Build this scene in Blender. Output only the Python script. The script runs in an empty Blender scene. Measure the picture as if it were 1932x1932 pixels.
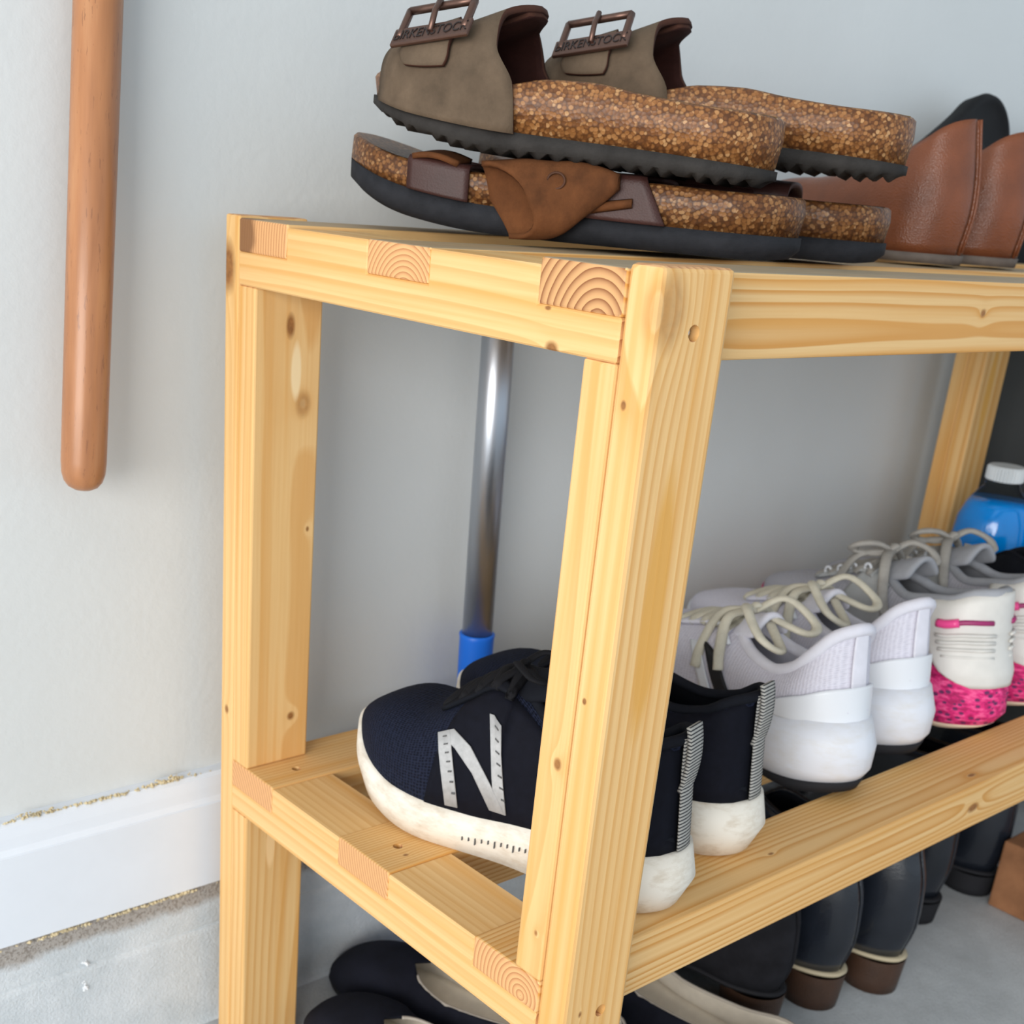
import bpy, bmesh, math, random
from mathutils import Vector, Matrix
random.seed(7)
C = bpy.context.scene.collection
S = 0.05                      # one design unit (the width of a rack post) in metres
FLOOR = -12.3                 # floor level in design units, rack top is 0

def P(x, y, z):
    return Vector((x*S, y*S, (z-FLOOR)*S))

# ------------------------------------------------------------------ camera
cam_d = bpy.data.cameras.new('camera')
cam = bpy.data.objects.new('camera', cam_d); C.objects.link(cam)
R = Matrix(((0.76455634, 0.18065773, -0.61872157),
            (-0.63958915, 0.33158858, -0.69352342),
            (0.07987064, 0.92596533, 0.36906487)))
cam.matrix_world = Matrix.Translation(P(-8.36034919, -7.37292721, 0.52051685)) @ R.to_4x4()
cam_d.sensor_width = 36.0
cam_d.lens = 2355.33/1932*36
cam_d.shift_x = (966-870.16)/1932
cam_d.shift_y = (1293.07-966)/1932
cam_d.clip_start = 0.01
cam_d.dof.use_dof = True
cam_d.dof.focus_distance = 0.62
cam_d.dof.aperture_fstop = 16
bpy.context.scene.camera = cam

# ------------------------------------------------------------------ light
sc = bpy.context.scene
sc.view_settings.view_transform = 'Standard'
sc.view_settings.look = 'None'
sc.view_settings.gamma = 1.0
sc.view_settings.use_curve_mapping = False
sc.view_settings.exposure = 0.0
w = bpy.data.worlds.new('daylight'); sc.world = w
w.use_nodes = True
bgn = w.node_tree.nodes['Background']
bgn.inputs[0].default_value = (0.76, 0.88, 1.0, 1)
bgn.inputs[1].default_value = 0.9

def area(name, loc, target, sx, sy, power, col):
    l = bpy.data.lights.new(name, 'AREA'); l.shape = 'RECTANGLE'
    l.size = sx; l.size_y = sy; l.energy = power; l.color = col
    o = bpy.data.objects.new(name, l); C.objects.link(o)
    o.location = loc
    o.rotation_euler = (Vector(target)-Vector(loc)).to_track_quat('-Z', 'Y').to_euler()
    return o
# daylight through the open garage door, front left
area('door_daylight', (-2.75, -1.35, 0.95), (0.3, 0.2, 0.4), 2.2, 1.5, 96, (1.0, 0.97, 0.93))

# ------------------------------------------------------------------ helpers
def pc(table, x):
    """monotone cubic interpolation through (x, y) rows"""
    n = len(table)
    if x <= table[0][0]: return table[0][1]
    if x >= table[-1][0]: return table[-1][1]
    h = [table[i+1][0]-table[i][0] for i in range(n-1)]
    d = [(table[i+1][1]-table[i][1])/h[i] for i in range(n-1)]
    m = [d[0]]
    for i in range(1, n-1):
        m.append(0 if d[i-1]*d[i] <= 0 else 2*d[i-1]*d[i]/(d[i-1]+d[i]))
    m.append(d[-1])
    i = 0
    while x > table[i+1][0]: i += 1
    t = (x-table[i][0])/h[i]
    return ((2*t**3-3*t*t+1)*table[i][1] + (t**3-2*t*t+t)*h[i]*m[i]
            + (-2*t**3+3*t*t)*table[i+1][1] + (t**3-t*t)*h[i]*m[i+1])

def mesh_obj(name, verts, faces, mats, parent=None, smooth=True, uv=None, scale=S, matidx=None):
    me = bpy.data.meshes.new(name)
    me.from_pydata([tuple(c*scale for c in v) for v in verts], [], faces)
    for m in (mats if isinstance(mats, (list, tuple)) else [mats]):
        me.materials.append(m)
    if uv is not None:
        ul = me.uv_layers.new(name='UVMap')
        for lp in me.loops:
            ul.data[lp.index].uv = uv[lp.vertex_index]
    for i, p in enumerate(me.polygons):
        p.use_smooth = smooth
        if matidx: p.material_index = matidx[i]
    me.update()
    o = bpy.data.objects.new(name, me); C.objects.link(o)
    if parent: o.parent = parent
    return o

def recalc(o):
    bm = bmesh.new(); bm.from_mesh(o.data)
    bmesh.ops.recalc_face_normals(bm, faces=bm.faces)
    bm.to_mesh(o.data); bm.free()
    return o

def weld(o, dist=1e-5):
    bm = bmesh.new(); bm.from_mesh(o.data)
    bmesh.ops.remove_doubles(bm, verts=bm.verts, dist=dist)
    bm.to_mesh(o.data); bm.free()
    return o

def solid(o, th, offset=-1, mo=0, rim=0):
    m = o.modifiers.new('thickness', 'SOLIDIFY')
    m.thickness = th*S; m.offset = offset; m.material_offset = mo; m.material_offset_rim = rim
    m.use_even_offset = False
    return o

def subsurf(o, lv=1):
    m = o.modifiers.new('smooth', 'SUBSURF'); m.levels = lv; m.render_levels = lv
    return o

def grid(nu, nv, fn, closed_u=False):
    vs, fs, uv = [], [], []
    for i in range(nu+1 if not closed_u else nu):
        for j in range(nv+1):
            u, v = i/nu, j/nv
            vs.append(tuple(fn(u, v))); uv.append((u, v))
    for i in range(nu):
        i2 = (i+1) % nu if closed_u else i+1
        for j in range(nv):
            a, b = i*(nv+1)+j, i2*(nv+1)+j
            fs.append((a, b, b+1, a+1))
    return vs, fs, uv

def catmull(pts, n):
    out = []
    p = [Vector(q) for q in pts]
    p = [p[0]*2-p[1]] + p + [p[-1]*2-p[-2]]
    for i in range(1, len(p)-2):
        for k in range(n):
            t = k/n
            out.append(0.5*((2*p[i]) + (p[i+1]-p[i-1])*t + (2*p[i-1]-5*p[i]+4*p[i+1]-p[i+2])*t*t
                            + (3*p[i]-p[i-1]-3*p[i+1]+p[i+2])*t**3))
    out.append(p[-2])
    return out

def tube(pts, r, nseg=8, flat=1.0, up=(0, 0, 1), taper=None):
    """returns verts, faces for a tube; r = half width, flat = thickness ratio"""
    vs, fs = [], []
    n = len(pts)
    upv = Vector(up)
    for i, p in enumerate(pts):
        t = (Vector(pts[min(i+1, n-1)])-Vector(pts[max(i-1, 0)]))
        t = t.normalized() if t.length > 1e-9 else Vector((0, 1, 0))
        s = t.cross(upv)
        s = s.normalized() if s.length > 1e-4 else Vector((1, 0, 0))
        nn = s.cross(t).normalized()
        rr = r*(taper(i/(n-1)) if taper else 1)
        for k in range(nseg):
            a = 2*math.pi*k/nseg
            vs.append(tuple(Vector(p)+s*math.cos(a)*rr+nn*math.sin(a)*rr*flat))
    for i in range(n-1):
        for k in range(nseg):
            k2 = (k+1) % nseg
            fs.append((i*nseg+k, i*nseg+k2, (i+1)*nseg+k2, (i+1)*nseg+k))
    fs.append(tuple(range(nseg-1, -1, -1)))
    fs.append(tuple((n-1)*nseg+k for k in range(nseg)))
    return vs, fs

def join_vf(parts):
    vs, fs = [], []
    for v, f in parts:
        o = len(vs); vs += v; fs += [tuple(i+o for i in q) for q in f]
    return vs, fs

def lathe(profile, n=32, cx=0, cy=0):
    vs, fs = [], []
    for r, z in profile:
        for k in range(n):
            a = 2*math.pi*k/n
            vs.append((cx+r*math.cos(a), cy+r*math.sin(a), z))
    for i in range(len(profile)-1):
        for k in range(n):
            k2 = (k+1) % n
            fs.append((i*n+k, i*n+k2, (i+1)*n+k2, (i+1)*n+k))
    return vs, fs

def thing(name, label, cat, loc=(0, 0, FLOOR), rz=0, group=None, rx=0, ry=0):
    o = bpy.data.objects.new(name, None); C.objects.link(o)
    o.empty_display_size = 0.02
    o.location = P(*loc); o.rotation_euler = (math.radians(rx), math.radians(ry), math.radians(rz))
    o['label'] = label; o['category'] = cat
    if group: o['group'] = group
    return o

def structure(o):
    o['kind'] = 'structure'; return o

# ------------------------------------------------------------------ materials
class M:
    """small node builder"""
    def __init__(s, name):
        s.m = bpy.data.materials.new(name); s.m.use_nodes = True
        s.t = s.m.node_tree; s.n = s.t.nodes; s.b = s.n['Principled BSDF']
        s.tc = s.n.new('ShaderNodeTexCoord')
    def node(s, kind, **kw):
        nd = s.n.new(kind)
        for k, v in kw.items(): setattr(nd, k, v)
        return nd
    def link(s, a, b): s.t.links.new(a, b)
    def math(s, op, a, b=None, c=None):
        nd = s.node('ShaderNodeMath', operation=op)
        for i, v in enumerate((a, b, c)):
            if v is None: continue
            if isinstance(v, (int, float)): nd.inputs[i].default_value = v
            else: s.link(v, nd.inputs[i])
        return nd.outputs[0]
    def mapping(s, src, scale=(1, 1, 1), loc=(0, 0, 0), rot=(0, 0, 0)):
        nd = s.node('ShaderNodeMapping')
        s.link(src, nd.inputs[0])
        nd.inputs['Scale'].default_value = scale; nd.inputs['Location'].default_value = loc
        nd.inputs['Rotation'].default_value = rot
        return nd.outputs[0]
    def noise(s, src, scale, detail=3, rough=.5, out=0):
        nd = s.node('ShaderNodeTexNoise')
        if src is not None: s.link(src, nd.inputs['Vector'])
        nd.inputs['Scale'].default_value = scale; nd.inputs['Detail'].default_value = detail
        nd.inputs['Roughness'].default_value = rough
        return nd.outputs[out]
    def voronoi(s, src, scale, out='Distance', feature='F1', rnd=1.0):
        nd = s.node('ShaderNodeTexVoronoi', feature=feature)
        s.link(src, nd.inputs['Vector']); nd.inputs['Scale'].default_value = scale
        nd.inputs['Randomness'].default_value = rnd
        return nd.outputs[out]
    def ramp(s, fac, stops):
        nd = s.node('ShaderNodeValToRGB'); cr = nd.color_ramp
        while len(cr.elements) > 1: cr.elements.remove(cr.elements[-1])
        cr.elements[0].position = stops[0][0]; cr.elements[0].color = (*stops[0][1], 1)
        for p, c in stops[1:]:
            e = cr.elements.new(p); e.color = (*c, 1)
        s.link(fac, nd.inputs[0])
        return nd.outputs[0]
    def mix(s, fac, a, b, blend='MIX'):
        nd = s.node('ShaderNodeMix', data_type='RGBA', blend_type=blend)
        for sock, v in ((nd.inputs[0], fac), (nd.inputs[6], a), (nd.inputs[7], b)):
            if isinstance(v, (int, float)): sock.default_value = v
            elif isinstance(v, tuple): sock.default_value = (*v[:3], 1)
            else: s.link(v, sock)
        return nd.outputs[2]
    def color(s, c):
        if isinstance(c, tuple): s.b.inputs['Base Color'].default_value = (*c, 1)
        else: s.link(c, s.b.inputs['Base Color'])
    def bump(s, h, strength=.3, dist=.001):
        nd = s.node('ShaderNodeBump'); nd.inputs['Strength'].default_value = strength
        nd.inputs['Distance'].default_value = dist
        s.link(h, nd.inputs['Height']); s.link(nd.outputs[0], s.b.inputs['Normal'])
    def set(s, **kw):
        for k, v in kw.items(): s.b.inputs[k.replace('_', ' ')].default_value = v
        return s

def plain(name, col, rough=.5, metal=0, var=0.0, vscale=60, bump=0, bscale=400, **kw):
    m = M(name); m.set(Roughness=rough, Metallic=metal, **kw)
    if rough >= .7: m.b.inputs['Specular IOR Level'].default_value = .15
    if var:
        f = m.noise(m.tc.outputs['Object'], vscale, 4, .6)
        lo = tuple(max(0, c*(1-var)) for c in col); hi = tuple(min(1, c*(1+var)) for c in col)
        m.color(m.ramp(f, [(.3, lo), (.7, hi)]))
    else: m.color(col)
    if bump:
        m.bump(m.noise(m.tc.outputs['Object'], bscale, 3, .6), bump, .0008)
    return m.m

PINE = (0.825, 0.54, 0.24); LATE = (0.64, 0.30, 0.07)
def pine(name, pith=(0.02, 0.03), ring=.0042, knots=(), amp=.0035, seed=0., late=.7, base=PINE, dark=LATE, eg_dark=(0.48, 0.20, 0.075), eg_base=(0.78, 0.43, 0.19), tilt=0.0, flame=None, grime_shade=0):
    """solid pine; local z is the length of the board, growth rings run round the pith axis"""
    m = M(name)
    oc = m.tc.outputs['Object']
    sp = m.node('ShaderNodeSeparateXYZ'); m.link(oc, sp.inputs[0])
    warp = m.noise(m.mapping(oc, (9, 9, 2.2), (seed*3.1, seed, seed*1.7)), 1.0, 2, .5)
    warp2 = m.noise(m.mapping(oc, (60, 60, 6), (seed, seed*2, seed)), 1.0, 2, .5)
    dx = m.math('SUBTRACT', sp.outputs[0], pith[0]); dy = m.math('SUBTRACT', sp.outputs[1], pith[1])
    if tilt:
        dx = m.math('ADD', dx, m.math('MULTIPLY', sp.outputs[2], tilt))
    r = m.math('SQRT', m.math('ADD', m.math('MULTIPLY', dx, dx), m.math('MULTIPLY', dy, dy)))
    r = m.math('ADD', r, m.math('MULTIPLY', warp, amp*5)); r = m.math('ADD', r, m.math('MULTIPLY', warp2, amp*.4))
    kmask = None
    for (kx, ky, kz, kr, ks, *kd) in knots:
        vx = m.math('DIVIDE', m.math('SUBTRACT', sp.outputs[0], kx), kr)
        vy = m.math('DIVIDE', m.math('SUBTRACT', sp.outputs[1], ky), kr)
        vz = m.math('DIVIDE', m.math('SUBTRACT', sp.outputs[2], kz), kr*ks)
        d2 = m.math('ADD', m.math('ADD', m.math('MULTIPLY', vx, vx), m.math('MULTIPLY', vy, vy)), m.math('MULTIPLY', vz, vz))
        g = m.math('DIVIDE', 1.0, m.math('ADD', 1.0, m.math('MULTIPLY', d2, .45)))
        r = m.math('ADD', r, m.math('MULTIPLY', g, kr*1.3))
        dd = m.math('ADD', m.math('SQRT', d2), m.math('MULTIPLY', m.math('SUBTRACT', warp2, .5), .9))
        k = dd
        nd = m.node('ShaderNodeMapRange'); m.link(k, nd.inputs[0])
        nd.inputs[1].default_value = .55; nd.inputs[2].default_value = 1.15
        nd.inputs[3].default_value = kd[0] if kd else 1; nd.inputs[4].default_value = 0
        kmask = nd.outputs[0] if kmask is None else m.math('MAXIMUM', kmask, nd.outputs[0])
    fr = m.math('FRACT', m.math('DIVIDE', r, ring))
    band = m.ramp(fr, [(0, (0, 0, 0)), (.45, (.12, .12, .12)), (.82, (min(1, late*1.35),)*3), (.93, (min(1, late*1.35),)*3), (1, (0, 0, 0))])
    fib = m.noise(m.mapping(oc, (420, 420, 9), (seed, 0, 0)), 1.0, 3, .6)
    big = m.noise(m.mapping(oc, (14, 14, 3), (seed*5, 1, 2)), 1.0, 2, .5)
    col = m.mix(band, base, dark)
    col = m.mix(m.math('MULTIPLY', m.math('SUBTRACT', fib, .42), .8), col, dark)
    col = m.mix(m.math('MULTIPLY', m.math('SUBTRACT', big, .4), .9), col, (0.74, 0.42, 0.14))
    strk = m.noise(m.mapping(oc, (110, 110, 1.6), (seed*2, 3, 1)), 1.0, 2, .5)
    col = m.mix(m.ramp(strk, [(.50, (0, 0, 0)), (.72, (.75, .75, .75))]), col, (0.72, 0.36, 0.09))
    # end grain is a little redder and darker
    sn = m.node('ShaderNodeSeparateXYZ'); m.link(m.tc.outputs['Normal'], sn.inputs[0])
    en = m.math('GREATER_THAN', m.math('ABSOLUTE', sn.outputs[2]), .9)
    eg = m.mix(m.math('MINIMUM', m.math('MULTIPLY', m.math('POWER', fr, 2.2), 1.1), 1.0), eg_base, eg_dark)
    col = m.mix(en, col, eg)
    if grime_shade:  # up-facing wood darkened in the colour: shade on the tops plus grey dirt
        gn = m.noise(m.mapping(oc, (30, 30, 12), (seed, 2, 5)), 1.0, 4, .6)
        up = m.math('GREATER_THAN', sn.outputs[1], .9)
        col = m.mix(m.math('MULTIPLY', up, m.math('ADD', grime_shade*.55, m.math('MULTIPLY', gn, grime_shade*.7))), col, (0.30, 0.26, 0.19))
    if kmask is not None:
        kc = m.mix(m.noise(m.mapping(oc, (200, 200, 200)), 1.0, 2, .6), (0.50, 0.22, 0.06), (0.12, 0.045, 0.015))
        col = m.mix(kmask, col, kc)
    if flame:
        (kx, ky, kz, kr, ks, fc) = flame
        vx = m.math('DIVIDE', m.math('SUBTRACT', sp.outputs[0], kx), kr)
        vy = m.math('DIVIDE', m.math('SUBTRACT', sp.outputs[1], ky), kr)
        vz = m.math('DIVIDE', m.math('SUBTRACT', sp.outputs[2], kz), kr*ks)
        vx = m.math('ADD', vx, m.math('MULTIPLY', m.math('SUBTRACT', warp2, .5), .7))
        d2 = m.math('ADD', m.math('ADD', m.math('MULTIPLY', vx, vx), m.math('MULTIPLY', vy, vy)), m.math('MULTIPLY', vz, vz))
        nd = m.node('ShaderNodeMapRange'); m.link(d2, nd.inputs[0])
        nd.inputs[1].default_value = .5; nd.inputs[2].default_value = 1.1
        nd.inputs[3].default_value = .9; nd.inputs[4].default_value = 0
        col = m.mix(nd.outputs[0], col, fc)
    m.color(col)
    m.set(Roughness=.55); m.b.inputs['Specular IOR Level'].default_value = .35
    m.bump(m.math('ADD', fib, m.math('MULTIPLY', band, .6)), .12, .0006)
    return m.m

# ------------------------------------------------------------------ setting
Y_WALL = 7.85
def wall_mat():
    m = M('painted_drywall')
    oc = m.tc.outputs['Object']
    f = m.noise(oc, 6, 3, .5)
    m.color(m.ramp(f, [(.3, (0.655, 0.68, 0.68)), (.7, (0.69, 0.715, 0.715))]))
    m.set(Roughness=.6)
    m.bump(m.math('ADD', m.noise(oc, 160, 3, .5), m.math('MULTIPLY', m.noise(oc, 35, 2, .5), 1.2)), .16, .0015)
    return m.m
def concrete_mat(name, base, dirt=.3):
    m = M(name); oc = m.tc.outputs['Object']
    f = m.noise(oc, 18, 6, .65); g = m.noise(oc, 420, 3, .7)
    c = m.ramp(f, [(.3, tuple(b*.82 for b in base)), (.55, base), (.75, tuple(min(1, b*1.14) for b in base))])
    c = m.mix(m.math('MULTIPLY', m.math('GREATER_THAN', g, .62), .45), c, tuple(b*.55 for b in base))
    m.color(c); m.set(Roughness=.85)
    m.bump(m.math('ADD', m.math('MULTIPLY', g, .6), f), .5, .002)
    return m.m
MW = wall_mat()
def box_vf(x0, x1, y0, y1, z0, z1):
    v = [(x, y, z) for x in (x0, x1) for y in (y0, y1) for z in (z0, z1)]
    f = [(0, 1, 3, 2), (4, 6, 7, 5), (0, 4, 5, 1), (2, 3, 7, 6), (0, 2, 6, 4), (1, 5, 7, 3)]
    return v, f
def wbox(name, x0, x1, y0, y1, z0, z1, mat, parent=None, bev=0, smooth=False):
    v, f = box_vf(x0, x1, y0, y1, z0, z1)
    v = [(a, b, c-FLOOR) for a, b, c in v]
    o = recalc(mesh_obj(name, v, f, mat, parent, smooth))
    if bev: bevel(o, bev)
    return o
def bevel(o, w, seg=2):
    bm = bmesh.new(); bm.from_mesh(o.data)
    bmesh.ops.bevel(bm, geom=list(bm.edges), offset=w*S, segments=seg, affect='EDGES', profile=.5)
    bm.to_mesh(o.data); bm.free()
    for p in o.data.polygons: p.use_smooth = False
    return o

structure(wbox('wall_back', -45, 62, Y_WALL, Y_WALL+2, -9.75, 42, MW))
structure(wbox('ceiling', -45, 62, -60, Y_WALL+2, 42, 44, MW))
MC = concrete_mat('floor_concrete', (0.50, 0.52, 0.53))
structure(wbox('floor', -70, 62, -70, Y_WALL+2, FLOOR-1, FLOOR, MC))
MCURB = M('curb_concrete')
oc = MCURB.tc.outputs['Object']
sp = MCURB.node('ShaderNodeSeparateXYZ'); MCURB.link(oc, sp.inputs[0])
f1 = MCURB.noise(oc, 22, 6, .7); g1 = MCURB.noise(oc, 500, 3, .7)
hz = MCURB.math('ADD', MCURB.math('MULTIPLY', MCURB.math('SUBTRACT', sp.outputs[2], (-10.6-FLOOR)*S), 1/(0.85*S)), MCURB.math('MULTIPLY', MCURB.math('SUBTRACT', f1, .5), .55))
dust = MCURB.ramp(hz, [(.5, (0, 0, 0)), (.66, (1, 1, 1))])
cc = MCURB.ramp(f1, [(.3, (0.55, 0.60, 0.63)), (.7, (0.72, 0.76, 0.79))])
cd = MCURB.mix(MCURB.math('GREATER_THAN', g1, .55), (0.42, 0.39, 0.36), (0.27, 0.24, 0.21))
MCURB.color(MCURB.mix(dust, cc, cd)); MCURB.set(Roughness=.9)
MCURB.bump(MCURB.math('ADD', g1, f1), .5, .002)
# concrete curb under the baseboard, with a rounded foot
def curb():
    h = -9.75-FLOOR
    prof = [(Y_WALL+2, h), (7.60, h), (7.56, h-.03), (7.545, h-.12), (7.54, h-.74), (7.545, h-.78), (7.52, h-.80), (7.505, h-.86),
            (7.50, .15), (7.48, .05), (7.42, -.02), (Y_WALL+2, -.02)]
    v, f = [], []
    for x in (-45, 62):
        v += [(x, y, z) for y, z in prof]
    n = len(prof)
    f = [(i, (i+1) % n, n+(i+1) % n, n+i) for i in range(n)] + [tuple(range(n)), tuple(range(2*n-1, n-1, -1))]
    return structure(recalc(mesh_obj('trim_1', v, f, MCURB.m, None, False)))
curb()
MWHITE = plain('white_trim_paint', (0.78, 0.83, 0.90), .4, var=.02, vscale=20)
def baseboard():
    zb, zt = -9.76, -7.93
    prof = [(Y_WALL+.05, zt), (7.66, zt), (7.6, zt-.05), (7.575, zt-.2), (7.565, zt-.36), (7.545, zt-.40), (7.53, zt-.44),
            (7.50, zt-.455), (7.50, zb), (Y_WALL+.05, zb)]
    v = []
    for x in (-45, 62): v += [(x, y, z-FLOOR) for y, z in prof]
    n = len(prof)
    f = [(i, (i+1) % n, n+(i+1) % n, n+i) for i in range(n)] + [tuple(range(n)), tuple(range(2*n-1, n-1, -1))]
    return structure(recalc(mesh_obj('baseboard_back', v, f, MWHITE, None, False)))
baseboard()
# crumbs of yellow foam and sawdust caught along the trim
def debris(name, label, spots, mat):
    vs, fs = [], []
    for (x, y, z, sx, sz, k) in spots:
        for q in range(k):
            cx = x+random.gauss(0, sx); cz = z+abs(random.gauss(0, sz)); cy = y+random.uniform(-.03, .03)
            r = random.uniform(.012, .035)
            o = len(vs)
            for d in ((1, 0, 0), (-1, 0, 0), (0, 1, 0), (0, -1, 0), (0, 0, 1), (0, 0, -1)):
                vs.append((cx+d[0]*r*random.uniform(.6, 1.6), cy+d[1]*r, cz-FLOOR+d[2]*r*random.uniform(.5, 1.2)))
            for a, b in ((0, 2), (2, 1), (1, 3), (3, 0)):
                fs += [(o+a, o+b, o+4), (o+b, o+a, o+5)]
    ob = mesh_obj(name, vs, fs, mat, None, False)
    ob['kind'] = 'stuff'; ob['label'] = label; ob['category'] = 'debris'
    return ob
MDUST = plain('yellow_crumb', (0.62, 0.52, 0.33), .9, var=.3)
debris('foam_crumbs', 'yellowish crumbs of dried foam along the top of the white baseboard',
       [(-2.55, 7.66, -7.92, .12, .03, 40), (-.55, 7.66, -7.92, .16, .035, 60), (-1.4, 7.66, -7.93, .7, .006, 60), (-2, 7.66, -7.93, 1.2, .006, 80)], MDUST)
debris('sawdust', 'yellow sawdust scattered along the ledge below the white baseboard',
       [(-2.3, 7.5, -9.8, .2, .008, 40), (-1.0, 7.5, -9.8, .35, .008, 60), (-.4, 7.5, -9.8, .1, .015, 40), (-1.6, 7.5, -9.8, .9, .008, 60)], MDUST)
MSPL = plain('white_paint_drip', (0.86, 0.88, 0.90), .5)
debris('paint_drips', 'white paint drips dried on the grey concrete curb',
       [(-1.95, 7.53, -10.5, .02, .03, 14), (-2.0, 7.5, -10.9, .02, .06, 22)], MSPL)

# ------------------------------------------------------------------ rack
T, TN, T2, D, L = .327, .39, .402, 7.10, 19.2
HR, WS, HS, YM, ZL, HR2, HS2 = .81, 1.074, .418, 3.033, -7.318, .776, .401
rack = thing('shoe_rack', 'two-tier pine shoe rack of square posts and slatted shelves against the grey wall', 'shoe rack', (0, 0, FLOOR))

def board(name, mat, axis, prof, a0, a1, bev=.03, cuts=()):
    """prism: prof = 2-D outline (list of (p, q)); axis 'z' -> (x, y), axis 'x' -> (y, z), axis 'y' -> (x, z). Local z runs along the grain."""
    n = len(prof); mp = sum(p for p, q in prof)/n; mq = sum(q for p, q in prof)/n
    L2 = (a1-a0)
    v = [(p-mp, q-mq, 0) for p, q in prof]+[(p-mp, q-mq, L2) for p, q in prof]
    f = [(i, (i+1) % n, n+(i+1) % n, n+i) for i in range(n)]+[tuple(range(n)), tuple(range(2*n-1, n-1, -1))]
    o = recalc(mesh_obj(name, v, f, mat, rack, False))
    if bev: bevel(o, bev)
    if axis == 'z':
        mtx = Matrix(((1, 0, 0), (0, 1, 0), (0, 0, 1))); org = (mp, mq, a0)
    elif axis == 'x':                      # local x->y, y->z, z->x
        mtx = Matrix(((0, 0, 1), (1, 0, 0), (0, 1, 0))); org = (a0, mp, mq)
    else:                                  # 'y': local x->z, y->x, z->y   (prof given as (z, x))
        mtx = Matrix(((0, 1, 0), (0, 0, 1), (1, 0, 0))); org = (mq, a0, mp)
    o.matrix_world = Matrix.Translation(P(*org)-rack.location) @ mtx.to_4x4()
    o['org'] = (0, 0, 0); del o['org']
    return o
def rect(a0, a1, b0, b1): return [(a0, b0), (a1, b0), (a1, b1), (a0, b1)]

def cut(o, cutters):
    """bore holes; each cutter = (point in design units, axis vector, radius, depth)"""
    bpy.context.view_layer.update()
    vs, fs = [], []
    for (p, ax, r, dep) in cutters:
        ax = Vector(ax).normalized(); s = ax.orthogonal().normalized(); t = ax.cross(s)
        base = len(vs); n = 20
        for e in (-.1, dep):
            for k in range(n):
                a = 2*math.pi*k/n
                q = Vector(p)+ax*e+s*math.cos(a)*r+t*math.sin(a)*r
                vs.append((q.x, q.y, q.z-FLOOR))
        fs += [(base+k, base+(k+1) % n, base+n+(k+1) % n, base+n+k) for k in range(n)]
        fs += [tuple(base+k for k in range(n-1, -1, -1)), tuple(base+n+k for k in range(n))]
    c = recalc(mesh_obj('bore', vs, fs, o.data.materials[0], None, False))
    md = o.modifiers.new('bore', 'BOOLEAN'); md.operation = 'DIFFERENCE'; md.object = c; md.solver = 'EXACT'
    dg = bpy.context.evaluated_depsgraph_get(); dg.update()
    me = bpy.data.meshes.new_from_object(o.evaluated_get(dg))
    o.modifiers.clear(); o.data = me
    bpy.data.objects.remove(c)
    return o

# posts (outer legs run full height; inner blocks carry the rails)
leg_n = board('leg', pine('pine_near_leg', pith=(.06, .012), ring=.0062, seed=1.3, late=.45, amp=.003, tilt=.012,
              knots=((-.0155, -.0105, 11.98*S, .011, 1.5, .45), (-.012, -.0105, 4.7*S, .0016, 1.6), (-.0245, -.002, 4.33*S, .003, 1.3), (-.0245, .003, 11.15*S, .0016, 1.4), (-.0245, .004, 8.3*S, .0014, 1.3), (-.016, -.0105, 2.4*S, .003, 1)),
              flame=(.000, -.0105, 9.25*S, .0085, 8.5, (0.70, 0.36, 0.08))), 'z', rect(.02, 1, T-TN, T), FLOOR, .05, .05)
leg_f = board('leg', pine('pine_far_leg', pith=(.0, .05), ring=.007, seed=4.2, late=.3,
              knots=((-.024, .004, 11.68*S, .008, 2.2), (-.024, .0, 5.7*S, .003, 1.3))), 'z', rect(0, 1, D-T, D), FLOOR, 0)
MP1 = pine('pine_plain', pith=(.05, .04), ring=.006, seed=7.7, late=.4)
MP2 = pine('pine_striped', pith=(.09, .0), ring=.0042, seed=9.1, late=.6)
leg_rn = board('leg', MP1, 'z', rect(L-1, L, T-TN, T), FLOOR, 0)
leg_rf = board('leg', MP2, 'z', rect(L-1, L, D-T, D), FLOOR, 0)
zb0, zb1 = ZL, -HR
blk = {}
MB1 = pine('pine_near_block', pith=(.07, .02), ring=.0035, seed=2.2, late=.35,
           knots=((-.0245, -.004, 2.55*S, .0028, 1.3), (-.0245, -.003, .55*S, .0017, 1.5)))
MB2 = pine('pine_far_block', pith=(.02, -.09), ring=.0065, seed=3.4, late=.38,
           knots=((.0125, -.0102, 5.08*S, .0062, 1.45, .5), (.001, -.0102, 6.06*S, .0034, 2.4, 1), (.010, -.0102, .68*S, .0035, 1.1), (.019, -.0102, 3.4*S, .0014, 1.5)),
           flame=(.0062, -.0102, 5.5*S, .0042, 4.6, (0.93, 0.72, 0.42)))
MB3 = pine('pine_right_block', pith=(.03, -.06), ring=.008, seed=6.1, late=.55,
           knots=((-.002, -.0102, .75*S, .0035, 1.3), (.012, -.0102, 1.3*S, .003, 3.0)), flame=(-.004, -.0102, 4.6*S, .008, 7, (0.78, 0.42, 0.10)))
b_n = board('post_block', MB1, 'z', rect(0, 1, T, T+T2), ZL, -HR)
b_f = board('post_block', MB2, 'z', rect(0, 1, D-T-T2, D-T), ZL, -HR)
board('post_block', MP1, 'z', rect(L-1, L, T, T+T2), ZL, -HR)
board('post_block', MB3, 'z', rect(L-1, L, D-T-T2, D-T), ZL, -HR)
MB4 = pine('pine_low_block', pith=(.03, -.05), ring=.005, seed=5.5, late=.45, flame=(-.004, -.0102, 3.65*S, .004, 5, (0.93, 0.62, 0.30)))
board('post_block', MB1, 'z', rect(0, 1, T, T+T2), FLOOR, ZL-HR2)
board('post_block', MB4, 'z', rect(0, 1, D-T-T2, D-T), FLOOR, ZL-HR2)
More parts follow.
